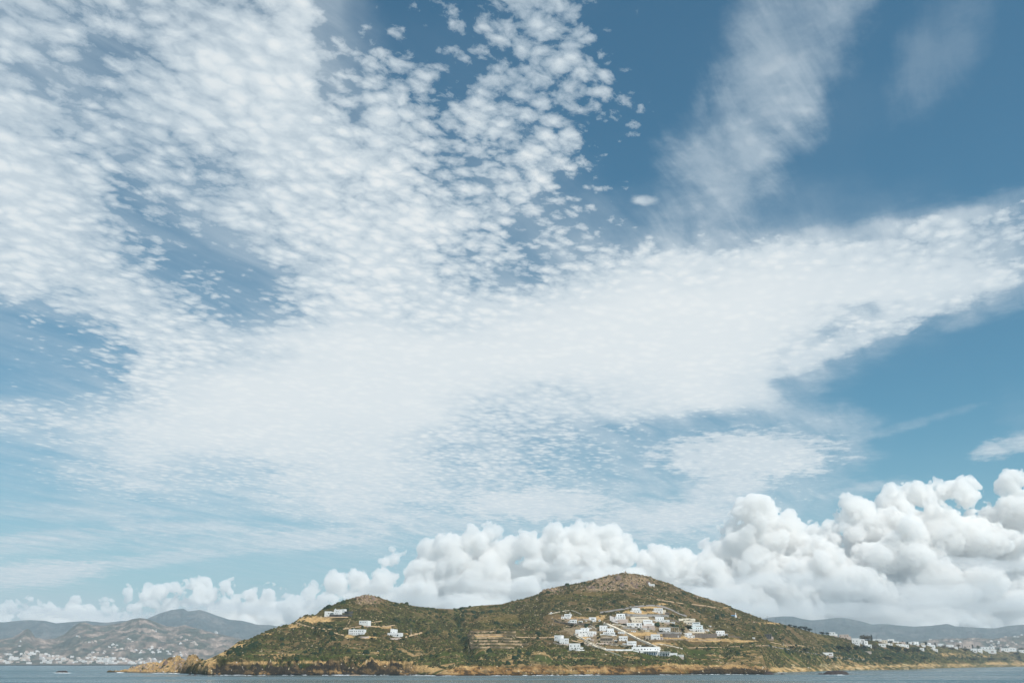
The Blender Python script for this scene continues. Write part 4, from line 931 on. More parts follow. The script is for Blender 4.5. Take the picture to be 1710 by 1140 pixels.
house('white house with a dark teal pergola, rightmost of the village', '1199 1213 1052.4 1057.8; 1197 1217 1057.4 1061', '1200.8 1055.2 2 1.7;'+row(1055.3,[1204.4,1207.2,1210.4],1.1,1.5,'brown')+'1204 1059.4 4 1.4 brown;'+row(1059.4,[1210.4,1214.2],1.6,1.8), extra=pergola(1217.4,1227,1056.2,1060.6,'teal',2))
house('tiny white shed alone on the slope above the rightmost village house', '1186 1190.4 1044 1046.2', '1187.6 1045.3 .9 1', depth=3, cat='shed', name='shed')
house('lone white hut just below the rocky summit of the main hill', '1089 1098 974.4 978.2; 1088.4 1091.4 972 975', row(976.3,[1091.8,1095.4],.9,1.2), depth=5, cat='hut', name='hut')
house('half built dark stone house with a grey concrete frame on the right slope', '1270 1290 1058.4 1065.8; 1289 1295 1062.4 1066 rose', row(1061,[1275,1279.6,1284.4],2.6,3)+'1272 1063 1.2 2', mat='darkstone', extra=pergola(1273,1290,1057.6,1065.5,'grey',1.2), chim=None)
house('tiny white shed left of the half built dark stone house', '1258.4 1262.6 1063.6 1066.4', '1260 1065.2 .8 1', depth=3, cat='shed', name='shed')
house('long low white farm building with an aqua roof near the right hand shore', '1371 1391 1088.8 1094.2', row(1091.8,[1385,1387.6],2,2.2,'brown')+'1375 1091.6 1.2 1.2', yaw=-4, roofmat='aqua')
for lab, a in (
    ('low white pool house between the long cream hotel and the sloping road', ('1055.5 1062.5 1052.4 1055', '1058 1053.8 1 1.1;1060.6 1053.8 1 1.1')),
    ('small cream outbuilding on the bare lane above the sandy white house', ('1074 1086 1051.6 1053.6 cream', '1078 1052.6 1.4 .9;1082 1052.6 1.4 .9')),
    ('little white annex right of the house with arched doors', ('1076 1081.5 1048.6 1051.4', '1078.6 1050 1 1.3')),
    ('low white annex right of the square tower house by the road', ('1065.5 1071.5 1076.4 1079', '1068.4 1077.8 1 1.2')),
    ('low white annex left of the square tower house', ('1040 1047.5 1073.6 1076.6', '1042.6 1075.2 1 1.2;1045.4 1075.2 1 1.2')),
    ('small white annex between the four windowed house and the sand coloured one', ('1026.5 1031 1068 1071', '1028.6 1069.6 1 1.3')),
    ('low white garden house below the large stepped white house', ('980 987 1064.6 1067.2', '983.4 1066 1 1.2')),
    ('low rose garden house left of the sand coloured house', ('986 992.4 1066.6 1069.4 rose', '989 1068 1 1.3')),
    ('small white house directly under the villa with aqua roof terraces', ('967 973.5 1036 1039.2', '969.4 1037.6 1 1.3;971.8 1037.6 1 1.3')),
    ('little white house above the stepped house, beside the slanting pale wall', ('983.6 989 1047.4 1050.4', '986.2 1049 1 1.3')),
    ('low white house at the right end under the white house with low wings', ('1122 1129 1037.6 1040.4', '1124.6 1039 1 1.3;1127.2 1039 1 1.3')),
    ('small white house right of the stepped tower house', ('1180.5 1186.5 1050.4 1053.4', '1183.2 1052 1 1.3')),
    ('small white house on the terrace left of the brown shuttered house', ('1128.5 1134.5 1060.6 1063.6', '1131 1062.2 1 1.3')),
    ('low white bathhouse between the two lower cube houses and the road', ('977 983 1075.2 1077.8 rose', '980 1076.6 1 1.2'))):
    house(lab, *a, depth=5)
# the chapel: a blue vault behind a white gable with a bell wall
def chapel():
    X0, Dr, Z0 = ground_at(1233, 1032.0); s = Dr / 1746.
    r = empty('chapel', (X0, Dr, Z0), math.radians(60)); tag(r, 'small white chapel with a blue barrel roof and bell gable on the right flank', 'chapel')
    w = 2.6; L = 7.5; h = 2.9
    m = MB(); m.box(-w, w, .3, L, -2, h); m.build('wall', M['white'], r)
    m = MB(); n = 10
    for i in range(n + 1):
        a = math.pi * i / n
        for y in (.35, L + .15): m.v.append((-(w + .15) * math.cos(a), y, h + .01 + 1.7 * math.sin(a)))
    for i in range(n): m.f.append((2 * i, 2 * i + 1, 2 * i + 3, 2 * i + 2))
    m.f += [tuple(range(0, 2 * n + 2, 2)), tuple(range(2 * n + 1, 0, -2))]
    m.build('blue_roof', M['blue'], r)
    m = MB(); prof = [(-w - .3, -2), (w + .3, -2), (w + .3, h + .3), (1.1, h + 2.2), (.9, h + 3.9), (0, h + 4.6), (-.9, h + 3.9), (-1.1, h + 2.2), (-w - .3, h + .3)]
    k = len(prof); m.v += [(x, -.25, z) for x, z in prof] + [(x, .29, z) for x, z in prof]; m.f += [tuple(range(k)), tuple(range(2 * k - 1, k - 1, -1))]
    for i in range(k): j = (i + 1) % k; m.f.append((i, i + k, j + k, j))
    g_ = m.build('bell_gable', M['white'], r)
    m = MB(); m.box(-.4, .4, -.32, -.26, h + 2.4, h + 3.5); m.build('bell_arch', M['glass'], g_)
    m = MB(); m.box(-.07, .07, -.05, .09, h + 4.6, h + 6.0); m.box(-.42, .42, -.045, .085, h + 5.3, h + 5.44); m.build('cross', M['metal'], g_)
    m = MB(); m.box(-.6, .6, -.33, -.26, -.2, 2.1); m.build('door', M['blue'], r)
chapel()

# ------------------------------------------------------------------ the shore village on the right
SV = 'houses of the right hand shore village'
VIL = [
 ('white skyline house right of the dark tree row, with a step down to its right', '1388 1398 1054.8 1060.4; 1397 1402 1057.6 1061', '1390.4 1057.4 1 1.3;1395 1057.2 1.2 1.5'),
 ('pinkish skyline house with dark red windows, right of the stepped skyline house', '1405 1420 1058.6 1066 rose; 1420 1424 1062 1066 rose', '1407 1061.4 1.2 1.6 brown;1414 1061 1.4 1.6;1417.5 1061.2 1.2 2 brown;1414.6 1064.6 1.8 1.4 brown'),
 ('tall white three storey block beside the big round tree', '1425 1437 1065 1077.4', row(1069.6,[1427.6,1432.8],1.4,1.3)+row(1073.2,[1427.6,1430,1433],1.2,1.4)),
 ('bright white wing with a dark upper opening, between the tall block and the stepped one', '1437.2 1446 1066.6 1075.4', '1442.4 1069.2 5 1.3;1439.6 1072.4 1.2 1.4'),
 ('white stepped block going down into the dark trees, right of the bright wing', '1446.4 1452.6 1069.4 1077; 1447 1457 1075.4 1080.6', '1449.4 1072.6 2 1.6;1449.8 1078 2 1.2;1455 1078 1 1.6'),
 ('tiny pale hut deep in the dark scrub below the stepped block', '1445.6 1455 1086.8 1091.4 rose', '1448.4 1089 1.6 1.6 brown'),
 ('flat white skyline house immediately right of the big round tree', '1461 1474 1066.2 1070', '1465 1068 1 1.2;1470 1068 1 1.2'),
 ('cream house with a brown door behind the small dark tree', '1474.4 1484 1068.2 1073.4 cream', '1477 1070.6 1.3 1.6;1481.4 1070.8 1.4 2 brown'),
 ('white house with two dark windows in front of the cream house', '1469 1480.4 1073.8 1079.8', '1472 1076.8 1.2 1.7;1476 1076.6 1.2 1.7'),
 ('low white house with a small chimney block, behind the dark round trees', '1481.4 1492 1073.8 1077; 1487 1489 1072.6 1074', '1484 1075.6 1 1.2;1489 1075.6 1 1.2'),
 ('white skyline house above the dark garden trees', '1485 1495.6 1066.4 1071.4', '1488 1069 1 1.3;1492 1069 1 1.3'),
 ('low long white skyline house, second right of the dark garden trees', '1495.8 1503 1070 1072.8', '1498.6 1071.4 1 1.1'),
 ('pinkish white skyline house between two cypress tops', '1504 1514 1071 1074.6 rose', '1507 1072.8 1 1.2;1511 1072.8 1 1.2'),
 ('bright flat roofed skyline house left of the widest skyline house', '1517 1525 1071.4 1074.8', '1520 1073.2 1 1.2'),
 ('widest skyline house, white with dark little windows', '1526 1538 1070.6 1074.4; 1528 1536.4 1074 1077', '1530.6 1072.6 1 1.1;1534 1072.6 1 1.1;1532 1075.6 2.2 1.2 brown'),
 ('long white front row house above the thick dark trees', '1499 1512 1074.6 1078.6; 1511 1521 1075.4 1080.4', '1503 1076.8 1 1.2;1507 1076.8 1 1.2;1514.6 1077.6 1 1.4;1518.8 1078.2 1.2 1.8'),
 ('small bright white house lowest in the middle of the village', '1533 1544 1081.2 1085.8', '1536 1083.6 1 1.3 brown;1540.4 1083.8 1.6 1.5'),
 ('low white house just above the lowest small house', '1537 1547 1076.6 1079.4', '1540 1078 1 1'),
 ('small pale skyline house left of the thin dark tree', '1540.6 1546 1072.8 1075.6 cream', '1543 1074.2 1 1'),
 ('white gabled skyline house right of the thin dark tree', '1550 1556.4 1072.6 1077', '1552.4 1075 1 1.2'),
 ('two part white house in the centre of the village front', '1550.6 1558 1077.4 1081; 1557 1564.4 1076 1081.4', '1553.4 1079.2 1 1.2;1560.8 1078.8 1.2 1.6'),
 ('white house with a long low wing at the front edge, by the yellow field', '1556 1563 1081.6 1085; 1563 1568 1083 1088', '1559 1083.4 1 1.2;1565.4 1085.6 1 1.6'),
 ('pale skyline house above the yellow field', '1569 1577 1074 1078.6', '1571.6 1076.4 1 1.4;1574.8 1076.4 1 1.4'),
 ('white house right of the yellow field behind brown bushes', '1582 1594 1075.8 1079.6', '1585 1077.8 1 1.3;1590 1077.8 1 1.3'),
 ('narrow white house between two bushes in the right part of the village', '1595 1600.6 1079.8 1083.2', '1597.6 1081.6 1 1.2'),
 ('big pinkish white block left of the two dark cypresses', '1610 1624 1075.6 1081 rose', row(1078.2,[1613,1616.6,1620.4],1.1,1.4)),
 ('aqua tinted white house under the pinkish block', '1622 1632 1082 1088.6', '1625 1084.8 1 1.3;1628.4 1086.6 2.4 1.6 brown'),
 ('white upper house standing over the long white front row', '1640 1653 1079.4 1083.4', '1643.4 1081.4 1 1.3;1648.6 1081.4 1 1.3'),
 ('tall narrow white house in the long white front row', '1634 1641 1082.4 1089.4', '1637 1085 1 1.4;1638.4 1088 1 1.4'),
 ('wide white house with two brown doors at the right of the front row', '1641.4 1663 1083.8 1090.2', '1644.6 1087 1 1.4;1647.4 1088.4 .9 2 brown;1650 1088.4 .9 2 brown;1657 1087.6 4 1.6 brown'),
 ('small white house with a bright top right of the two cypresses', '1655.4 1662 1079.4 1083.2', '1658.4 1081.4 1 1.2'),
 ('white house behind the rightmost gap, with a pink side', '1667 1672.6 1082.4 1087.4 rose', '1669.8 1085 1 1.3'),
 ('big white block near the right edge of the photograph', '1673 1686 1081.6 1087.6', row(1084.4,[1676,1679.6,1683],1,1.4)),
 ('bluish white block next to the big one near the right edge', '1686.4 1698 1081 1087', row(1083.6,[1689.4,1694],1,1.4)),
 ('rightmost white house, cut by the edge of the photograph', '1703 1716 1084.4 1090.4', row(1087,[1705.6,1710],1,1.5)),
]
for lab, bl, wn in VIL: house(lab, bl, wn, group=SV, depth=8, plinth=2.0)
# ------------------------------------------------------------------ foliage
def foliage(name, c, var=.5):
    m, q = new_mat(name)
    pos = q.n('ShaderNodeNewGeometry').outputs['Position']; oi = q.n('ShaderNodeObjectInfo').outputs['Random']
    n = q.noise(pos, .5, 4, .65)
    f = q.m('MULTIPLY', q.ss(n, .3, .7, 1 - var, 1 + var, 'LINEAR'), q.ss(oi, 0, 1, .8, 1.25, 'LINEAR'))
    b = q.n('ShaderNodeBsdfDiffuse'); q.put(b.inputs[0], q.v('SCALE', tuple(c), scale=f)); out_surface(q, b.outputs[0]); return m
MF = dict(dark=foliage('dark_foliage', (.020, .032, .017)), olive=foliage('olive_foliage', (.085, .105, .050)), brown=foliage('brown_foliage', (.125, .105, .065)), scrub=foliage('scrub_foliage', (.047, .046, .020), .7))
M['bark'] = paint('bark', (.11, .085, .065), .3)

def tree_mesh(kind, seed):
    """crown of leaf clumps through its volume, unit size: width 1, height 1"""
    r = np.random.default_rng(seed); V = []; F = []
    lobes = [(r.uniform(-.3, .3), r.uniform(-.3, .3), r.uniform(.35, .8), r.uniform(.16, .3)) for _ in range(9)] if kind != 'column' else [(0, 0, .12 + .085 * k, .30 * math.sin(math.pi * (.16 + .08 * k)) ) for k in range(10)]
    n = 620
    for _ in range(n):
        lx, ly, lz, lr = lobes[r.integers(len(lobes))]
        d = r.normal(size=3); d /= np.linalg.norm(d); rad = lr * r.uniform(.55, 1.06) ** .6
        c = np.array([lx, ly, lz]) + d * rad * np.array([1, 1, .85 if kind != 'column' else 1])
        if c[2] < .08: continue
        s = r.uniform(.022, .06); a = r.normal(size=3); a /= np.linalg.norm(a); b = np.cross(a, r.normal(size=3)); b /= np.linalg.norm(b)
        k = len(V); V += [c + a * s, c + b * s * .8, c - a * s, c - b * s * .8]; F.append((k, k + 1, k + 2, k + 3))
    return V, F
TM = {}
def tree(x, y, w, h, kind='round', tone='dark', label=None, group=None, where=ground_at, name='tree'):
    X, D, Z = where(x, y); s = D / 1746.
    W_, H_ = w * s, h * s
    root = empty(name, (X, D, Z - .4), RNG.uniform(0, 6.28)); tag(root, label, 'tree' if name != 'bush' else 'bush', group)
    key = (kind, tone, RNG.randrange(3))
    if key not in TM:
        V, F = tree_mesh(kind, hash(key[2]) + 5 * (kind == 'column')); me = bpy.data.meshes.new('crown'); me.from_pydata([tuple(v) for v in V], [], F); me.materials.append(MF[tone]); TM[key] = me
    cr = bpy.data.objects.new('crown', TM[key]); COL.objects.link(cr); cr.parent = root; cr.scale = (W_, W_ if W_ < 14 else W_ * .7, H_ + .4)
    tk = ('trunk',)
    if tk not in TM:
        m = MB(); n = 7
        for j, (rr, zz, ox) in enumerate(((.05, 0, 0), (.035, .25, .01), (.022, .5, -.01), (.008, .78, .02))):
            for i in range(n): a = 2 * math.pi * i / n; m.v.append((ox + rr * math.cos(a), rr * math.sin(a), zz))
        for j in range(3):
            for i in range(n): m.f.append((j * n + i, j * n + (i + 1) % n, (j + 1) * n + (i + 1) % n, (j + 1) * n + i))
        for a in (.4, 2.3, 4.4):
            k = len(m.v); c, s_ = math.cos(a), math.sin(a)
            m.v += [(.02, 0, .22), (-.01, .015, .22), (-.01, -.015, .24), (.26 * c, .26 * s_, .55), (.26 * c, .26 * s_ + .01, .56)]; m.f += [(k, k + 1, k + 4, k + 3), (k + 1, k + 2, k + 3, k + 4), (k + 2, k, k + 3)]
        me = bpy.data.meshes.new('trunk'); me.from_pydata(m.v, [], m.f); me.materials.append(M['bark']); TM[tk] = me
    t = bpy.data.objects.new('trunk', TM[tk]); COL.objects.link(t); t.parent = root; t.scale = (min(W_, H_ * 1.2), min(W_, H_ * 1.2), H_)
    return root
RT = [('leftmost', 1323,1046.6,9,5),('second', 1331,1048.6,9,5.5),('third', 1340,1050.6,10,6.5),('fourth', 1348,1052.4,10,7.5),('rightmost', 1355.6,1055,10,7)]
for w, *a in RT: tree(*a, label=f'dark evergreen tree on the falling skyline, {w} of the row of five', group='row of dark trees on the falling skyline')
T = [
 (1375.5,1058.4,8,5.5,'r','dark','small dark round tree on the skyline between two bare poles'),(1384,1059.6,9,4.5,'r','dark','low dark tree on the skyline left of the first white skyline house'),
 (1444,1070.6,14,12,'r','brown','biggest round brown green tree of the village, standing above the tall white block'),(1453,1070,12,10.5,'r','brown','brown green tree joined to the right side of the biggest round tree'),(1458,1069,5,10,'c','dark','narrow dark tree at the right edge of the biggest round tree'),
 (1403,1086,18,9,'r','dark','dark spreading tree on the slope below the pinkish skyline house'),(1417,1088,18,12,'r','dark','large dark tree at the left foot of the tall white block'),(1432,1086,14,8,'r','dark','dark tree hiding the base of the tall white block'),(1443,1086,17,10,'r','dark','thick dark tree in front of the bright white wing'),
 (1462,1084,12,8,'r','brown','brownish dark tree between the stepped block and the house with two dark windows'),(1488,1087,16,11,'r','dark','very dark round tree in front of the low house with a chimney block'),(1499,1089,17,11,'r','dark','very dark round tree at the left of the long white front row house'),(1512,1090,16,9,'r','dark','dark tree under the right half of the long white front row house'),
 (1525,1090,15,12,'r','olive','yellow green tree left of the lowest small white house'),(1534,1090,8,8,'r','dark','dark little tree touching the lowest small white house'),(1489,1074,10,5.5,'r','dark','small dark garden tree under the white skyline house'),(1509.5,1071.6,5,4,'c','dark','first pointed tree top on the village skyline from the left'),
 (1517,1071.6,5,4,'r','dark','second small tree top on the village skyline'),(1525,1071.2,7,4.5,'r','brown','brown round tree top left of the widest skyline house'),(1533,1071.2,9,3.5,'r','brown','flat brown tree top above the widest skyline house'),(1547.4,1078,6.5,8,'r','dark','thin dark tree left of the white gabled skyline house'),
 (1563.4,1075.8,5.5,6,'c','dark','pointed dark tree behind the two part white house'),(1545,1085,6,5.5,'r','dark','dark bush tree right of the lowest small white house'),(1578,1082,15,5.5,'r','brown','wide brown tree on the yellow field'),(1591,1084.4,11,5,'r','brown','brown tree below the white house behind bushes'),
 (1602.6,1080.4,7,7,'r','brown','reddish brown tree left of the big pinkish block'),(1613,1076,4,3,'r','dark','tiny dark tree top over the big pinkish block'),(1625.4,1083,5,8,'c','dark','left dark cypress beside the big pinkish block'),(1634.4,1082.4,7,7,'r','olive','olive green tree between the cypress and the upper white house'),
 (1614,1088,13,6,'r','dark','dark blue green tree below the big pinkish block'),(1650,1083.4,5,5.5,'r','brown','brown bush behind the wide white house with two brown doors'),(1667,1087.6,7,6,'r','olive','olive tree beside the white house with a pink side'),(1706,1084.6,11,8,'r','brown','reddish brown tree above the rightmost white house'),
 (1697,1094,12,6,'r','dark','dark tree in front of the bluish white block'),(1622,1102.5,22,4.5,'r','dark','left half of the long dark hedge above the pale shore bank'),(1650,1102.5,22,4.5,'r','dark','middle of the long dark hedge above the pale shore bank'),(1675,1102,18,4,'r','dark','right end of the long dark hedge above the pale shore bank'),
 (1700,1102,11,8,'r','dark','dark round tree alone near the right edge of the shore'),(1480,1100,24,5,'r','dark','wide dark thicket above the sandy bank below the village'),(1540,1101,20,5,'r','dark','dark thicket on the bank below the lowest small house'),
 (1150,1048,22,4.4,'r','dark','wide dark tree mass under the cream terraced house'),(1141,1054,11,6,'r','dark','dark tree left of the stepped white tower house'),(1124,1044.6,14,3.4,'r','dark','dark trees above the slab canopy'),(1106,1054.8,9,3.4,'r','dark','dark tree left of the white house with two arches'),
 (1084,1049.6,3,5,'c','dark','single little cypress below the five windowed white house'),(1043,1044,11,3.6,'r','dark','dark garden tree left of the white house with arched doors'),(1030,1060,7,4.5,'r','dark','dark tree between the winged white house and the small low house'),(970,1041.6,7,4,'r','olive','olive green tree right of the villa with aqua terraces'),
 (982,1045,12,4,'r','dark','dark tree group below the long winged villa'),(955,1047,14,4,'r','dark','dark trees above the square tower of the stepped house'),(973,1077.4,9,5.5,'r','dark','dark round tree right of the lowest left white house'),(1000,1066.6,7,4,'r','dark','dark tree on the left of the sand coloured house'),(1030,1074,7,4,'r','dark','dark tree right of the sand coloured house'),
 (1066,1082,9,4,'r','olive','olive tree hanging under the tower of the roadside house'),(1077,1080.4,11,4,'r','dark','dark tree just above the arched white building'),(1027,1090,3.4,4.4,'c','dark','single small cypress under the long white terrace wall'),(1048,1081.6,12,3,'r','olive','olive bushes left above the arched white building'),
 (1226,1044.6,6,4.4,'r','dark','lone dark round bush on the open slope left of the half built house'),(1262,1057.4,8,3,'r','dark','dark bush above the tiny shed beside the half built house'),(1271,1067,7,4,'r','olive','olive bush at the left foot of the half built house'),(1303,1069,11,4.6,'r','dark','dark thicket right of the half built stone house'),
 (672,1069,7.4,3.8,'r','dark','dark bush right of the pink garden wall'),(620,1067,8,3,'r','dark','dark bush right of the long two storey house'),(648.6,1067.6,5,2.8,'r','dark','dark bush left of the pink garden wall'),(633,1041.6,5,3,'r','dark','dark bush on the ochre patch right of the pergola house'),(821,1052.8,4.4,2.6,'r','dark','single dark bush above the field terraces'),
 (1345,1087,22,6,'r','dark','wide dark thicket left of the low farm building'),(1322,1083,16,5,'r','dark','dark thicket left of the widest thicket on the right slope'),(1400,1095,14,6,'r','olive','pale olive thicket right of the low farm building'),(1088,1078,3,4,'c','dark','tiny dark cypress beside the ochre lane above the pavilions'),
]
for x, y, w, h, k, tone, lab in T: tree(x, y, w, h, 'column' if k == 'c' else 'round', tone, lab, name='cypress' if k == 'c' else 'tree')

# ------------------------------------------------------------------ poles
def pole(x, yt, yb, label, mat='wood', arm=True, where=ground_at):
    X, D, Z = where(x, yb); h = (CAMZ + D * px_ray(x, yt)[1]) - Z
    r = empty('utility_pole', (X, D, Z), RNG.uniform(-.4, .4)); tag(r, label, 'pole', 'poles')
    m = MB(); n = 8
    for j, (rr, z) in enumerate(((.20, -.5), (.13, h))):
        for i in range(n): a = 2 * math.pi * i / n; m.v.append((rr * math.cos(a), rr * math.sin(a), z))
    m.f += [(i, (i + 1) % n, n + (i + 1) % n, n + i) for i in range(n)] + [tuple(range(n, 2 * n))]
    m.build('post', M[mat], r)
    if arm:
        m = MB(); m.box(-.9, .9, -.2, -.14, h - .8, h - .65)
        for u in (-.75, -.25, .25, .75): m.box(u - .05, u + .05, -.19, -.15, h - .647, h - .4)
        m.build('crossarm', M['wood'], r)
pole(685.3,1048.4,1060.6,'pale pole standing beside the gully right of the two step house','metal',False)
pole(1286.4,1027.4,1038,'thin skyline pole, left one of the pair left of the dark tree row')
pole(1300,1031.4,1041,'thin skyline pole, right one of the pair left of the dark tree row')
pole(1364.6,1046.6,1058,'thin pole on the skyline right of the dark tree row')
pole(1378.6,1050,1060,'thin pole beside the low dark skyline tree')
pole(1459.6,1060.6,1069,'left of the two thin poles right of the biggest village tree')
pole(1466.4,1060.4,1069,'right of the two thin poles right of the biggest village tree')
pole(1309,1071,1078,'short grey post beside the ochre lane on the right slope','metal',False)

# ------------------------------------------------------------------ rocks, cairn, islets
def rock(name, label, x, y, wpx, hpx, seed, mat='rockd', D=None, group=None, dep=.6, where=None, cat='rock'):
    r_ = np.random.default_rng(seed)
    if where: X, D, Z = where(x, y)
    else:
        if D is None: D = -CAMZ / px_ray(x, y)[1]
        X, Z = px_ray(x, y)[0] * D, 0.0
    s = D / 1746.; W_, H_ = wpx * s, hpx * s
    nx, ny = 60, 26; V = []
    for i in range(nx):
        for j in range(ny):
            u = -1 + 2 * i / (nx - 1); v = -1 + 2 * j / (ny - 1)
            e = max(0, 1 - abs(u) ** 2.6 - abs(v) ** 2.2) ** .5
            n = float(fbm2(np.array(u * 3.2 + seed), np.array(v * 1.6 + seed * .7), 1, 5, .6, seed, True)); n2 = float(fbm2(np.array(u * 1.3 + seed), np.array(v), 1, 2, .5, seed + 3))
            V.append((u * W_ / 2 + (n - .6) * W_ * .03, v * W_ / 2 * dep, H_ * (e * (.35 + .95 * n * (.5 + n2)) ) - .35 * (e == 0) - .1))
    o = mesh_np(name, V, grid_faces(nx, ny), M[mat], smooth=False); o.location = (X, D, Z); tag(o, label, cat, group); return o
rock('islet', 'low dark islet with white surf alone on the water at the far left', 103, 1122.4, 21, 3.4, 3)
rock('sea_rock', 'long flat topped dark rock in the water near the right hand beach', 1396, 1125.2, 43, 5.6, 5)
rock('sea_rock', 'small dark rock left of the long flat topped one', 1370, 1125, 8, 1.8, 7)
rock('sea_rock', 'dark rock spit in the water at the end of the black cliff', 1284, 1125.4, 18, 4, 9)
rock('sea_rock', 'small dark rock between the spit and the beach', 1307, 1124.8, 7, 2, 11)
rock('sea_rock', 'tiny black rock at the foot of the left cliff, left of two', 317, 1126.4, 5, 1.6, 13)
rock('sea_rock', 'tiny black rock at the foot of the left cliff, right of two', 326, 1126.6, 6, 1.8, 15)
rock('sea_rock', 'dark flat rock at the water under the end of the tall cliff', 735, 1127.6, 16, 2.2, 17)
rock('sea_rock', 'pale flat ledge at the water below the tall cliff', 592, 1126.9, 24, 1.2, 19, 'warm')
X, D, Z = ground_at(1049, 955.6)
r = empty('cairn', (X, D, Z - .3)); tag(r, 'small stone cairn with a rod on the very summit of the main hill', 'cairn')
m = MB(); m.box(-1.3, 1.3, -1.2, 1.2, 0, 1.2); m.box(-.8, .8, -.8, .8, 1.203, 2.1); m.build('stone_base', M['warm'], r)
m = MB(); m.box(-.1, .1, -.1, .1, 2.103, 4.6); m.build('rod', M['metal'], r)

# white water at the foot of the rocks
m = MB(); rr = random.Random(4)
for xa, xb, dens_ in ((196,205,3),(255,300,1),(335,690,.16),(380,420,.2),(560,600,.5),(690,760,.4),(820,1000,.22),(960,1000,.6),(1100,1290,.16),(1382,1410,.5),(88,118,1.6),(1300,1312,.6)):
    for _ in range(int((xb - xa) * dens_)):
        x = rr.uniform(xa, xb); yw = 1122.6 if xa == 88 else (1126 if xa == 1382 else float(SHORE(x)) + .2); y = yw + rr.uniform(-.1, .8)
        Dw = -CAMZ / px_ray(x, y)[1]; X = px_ray(x, y)[0] * Dw; w = rr.uniform(.6, 3.5); d = rr.uniform(.5, 1.6)
        k = len(m.v); nn = 7
        for i in range(nn): a = 2 * math.pi * i / nn; q_ = rr.uniform(.6, 1.1); m.v.append((X + w * q_ * math.cos(a), Dw + d * q_ * math.sin(a), .06))
        m.v.append((X, Dw, .22)); m.f += [(k + i, k + (i + 1) % nn, k + nn) for i in range(nn)]
tag(m.build('foam', M['foam']), kind='stuff')

# ------------------------------------------------------------------ scrub and stones over the hill, uncountable
def scatter(name, N, seed, mat, smin, smax, mask, flat=.6, sides=6):
    r = np.random.default_rng(seed)
    i = r.integers(4, len(cx_) - 4, N * 3); k = r.integers(30, len(tt_) - 16, N * 3)
    x, y = cx_[i], PXy[i, k]; X, D, Z = XX[i, k], DD[i, k], ZZ[i, k]
    p = mask(x, y, X, D, DD[i, k] - Dc_[i, k]); ok = r.random(len(x)) < p
    X, D, Z, x = X[ok][:N], D[ok][:N], Z[ok][:N], x[ok][:N]; n = len(X)
    s = (smin + (smax - smin) * r.random(n) ** 3.2)[:, None] * np.sqrt(D / 1000.)[:, None]
    # a lumpy low dome: ring, upper ring, cap
    ang = np.arange(sides) * 2 * np.pi / sides
    jx = r.uniform(-.5, .5, (n, 1)) + ang[None, :]
    r1 = s * r.uniform(.75, 1.2, (n, sides)); r2 = s * r.uniform(.45, .85, (n, sides))
    z1 = np.full((n, sides), -.4) ; z2 = s * r.uniform(.55, 1.15, (n, sides)) * flat
    A = np.stack([X[:, None] + r1 * np.cos(jx), D[:, None] + r1 * np.sin(jx), Z[:, None] + z1], -1)
    B = np.stack([X[:, None] + r2 * np.cos(jx + .3), D[:, None] + r2 * np.sin(jx + .3), Z[:, None] + z2], -1)
    T_ = np.stack([X, D, Z + (s[:, 0] * flat * r.uniform(1.0, 1.3, n))], -1)[:, None, :]
    V = np.concatenate([A, B, T_], 1).reshape(-1, 3); st = 2 * sides + 1
    f = []
    for a in range(sides):
        b = (a + 1) % sides; f += [(a, b, sides + b), (a, sides + b, sides + a), (sides + a, sides + b, 2 * sides)]
    Fq = (np.array(f)[None] + (np.arange(n) * st)[:, None, None]).reshape(-1, 3)
    o = mesh_np(name, V, Fq, mat, smooth=False); tag(o, kind='stuff'); return o
BUILT = [(1040,1050,62,34,1.0),(945,1045,30,26,.9),(965,1066,40,14,1),(1150,1052,60,16,1),(1090,1088,50,8,1),(822,1068,46,14,.95),(594,1056,18,8,1),(605,1040,10,6,1),(556,1024,24,7,1),(658,1058,15,8,1),(1540,1078,90,6,.5),(1640,1086,60,5,.6)]
def m_scrub(x, y, X, D, inl):
    bare = np.clip(blobmask(x, y, SOIL) + .9 * blobmask(x, y, BUILT) ** .5 + .7 * blobmask(x, y, ROCK), 0, 1)
    cl = sstep(fbm2(X, D, 24, 4, .55, 77), .42, .58); bare = np.clip(bare + 1.2 * (1 - sstep(x, 350, 385)), 0, 1)
    return np.clip((.07 + .93 * cl) * (1 - bare * .97) * sstep(inl, -2, 8), 0, 1)
scatter('scrub', 36000, 5, MF['scrub'], .35, 2.1, m_scrub)
scatter('big_bushes', 1500, 15, MF['dark'], 1.6, 3.8, lambda x, y, X, D, inl: .5 * m_scrub(x, y, X, D, inl) * sstep(fbm2(X, D, 60, 3, .6, 131), .45, .6), .8, 8)
scatter('green_scrub', 9000, 6, foliage('green_scrub_foliage', (.060, .076, .022), .5), .5, 1.7, m_scrub)
scatter('dry_grass_tufts', 7000, 8, foliage('dry_grass', (.25, .19, .10), .4), .4, 1.2, lambda x, y, X, D, inl: m_scrub(x, y, X, D, inl) * .6 + .15 * sstep(inl, -2, 3))
scatter('dark_thicket', 8200, 7, MF['dark'], .9, 3.0, lambda x, y, X, D, inl: np.clip(blobmask(x, y, [(761,1022,8,10,.8),(770,1035,7,9,1),(764,1052,7,10,1),(774,1068,7,9,1),(788,1086,8,10,1),(783,1100,10,8,1),(745,1040,6,8,.6),(793,1030,6,6,.6),(755,1066,8,6,.5),(1450,1094,80,12,1.3),(1510,1096,70,9,1.3),(1600,1098,60,4,.8),(1400,1108,60,2,.4),(1150,1047,22,4,.6),(985,1043,20,5,.6),(1125,1046,16,3,.6),(1345,1086,40,5,.8),(1400,1080,30,6,.7),(420,1080,16,10,.8),(405,1085,14,8,1),(1150,1046,14,3,.4)]) * 1.1 - .15, 0, 1), .7)
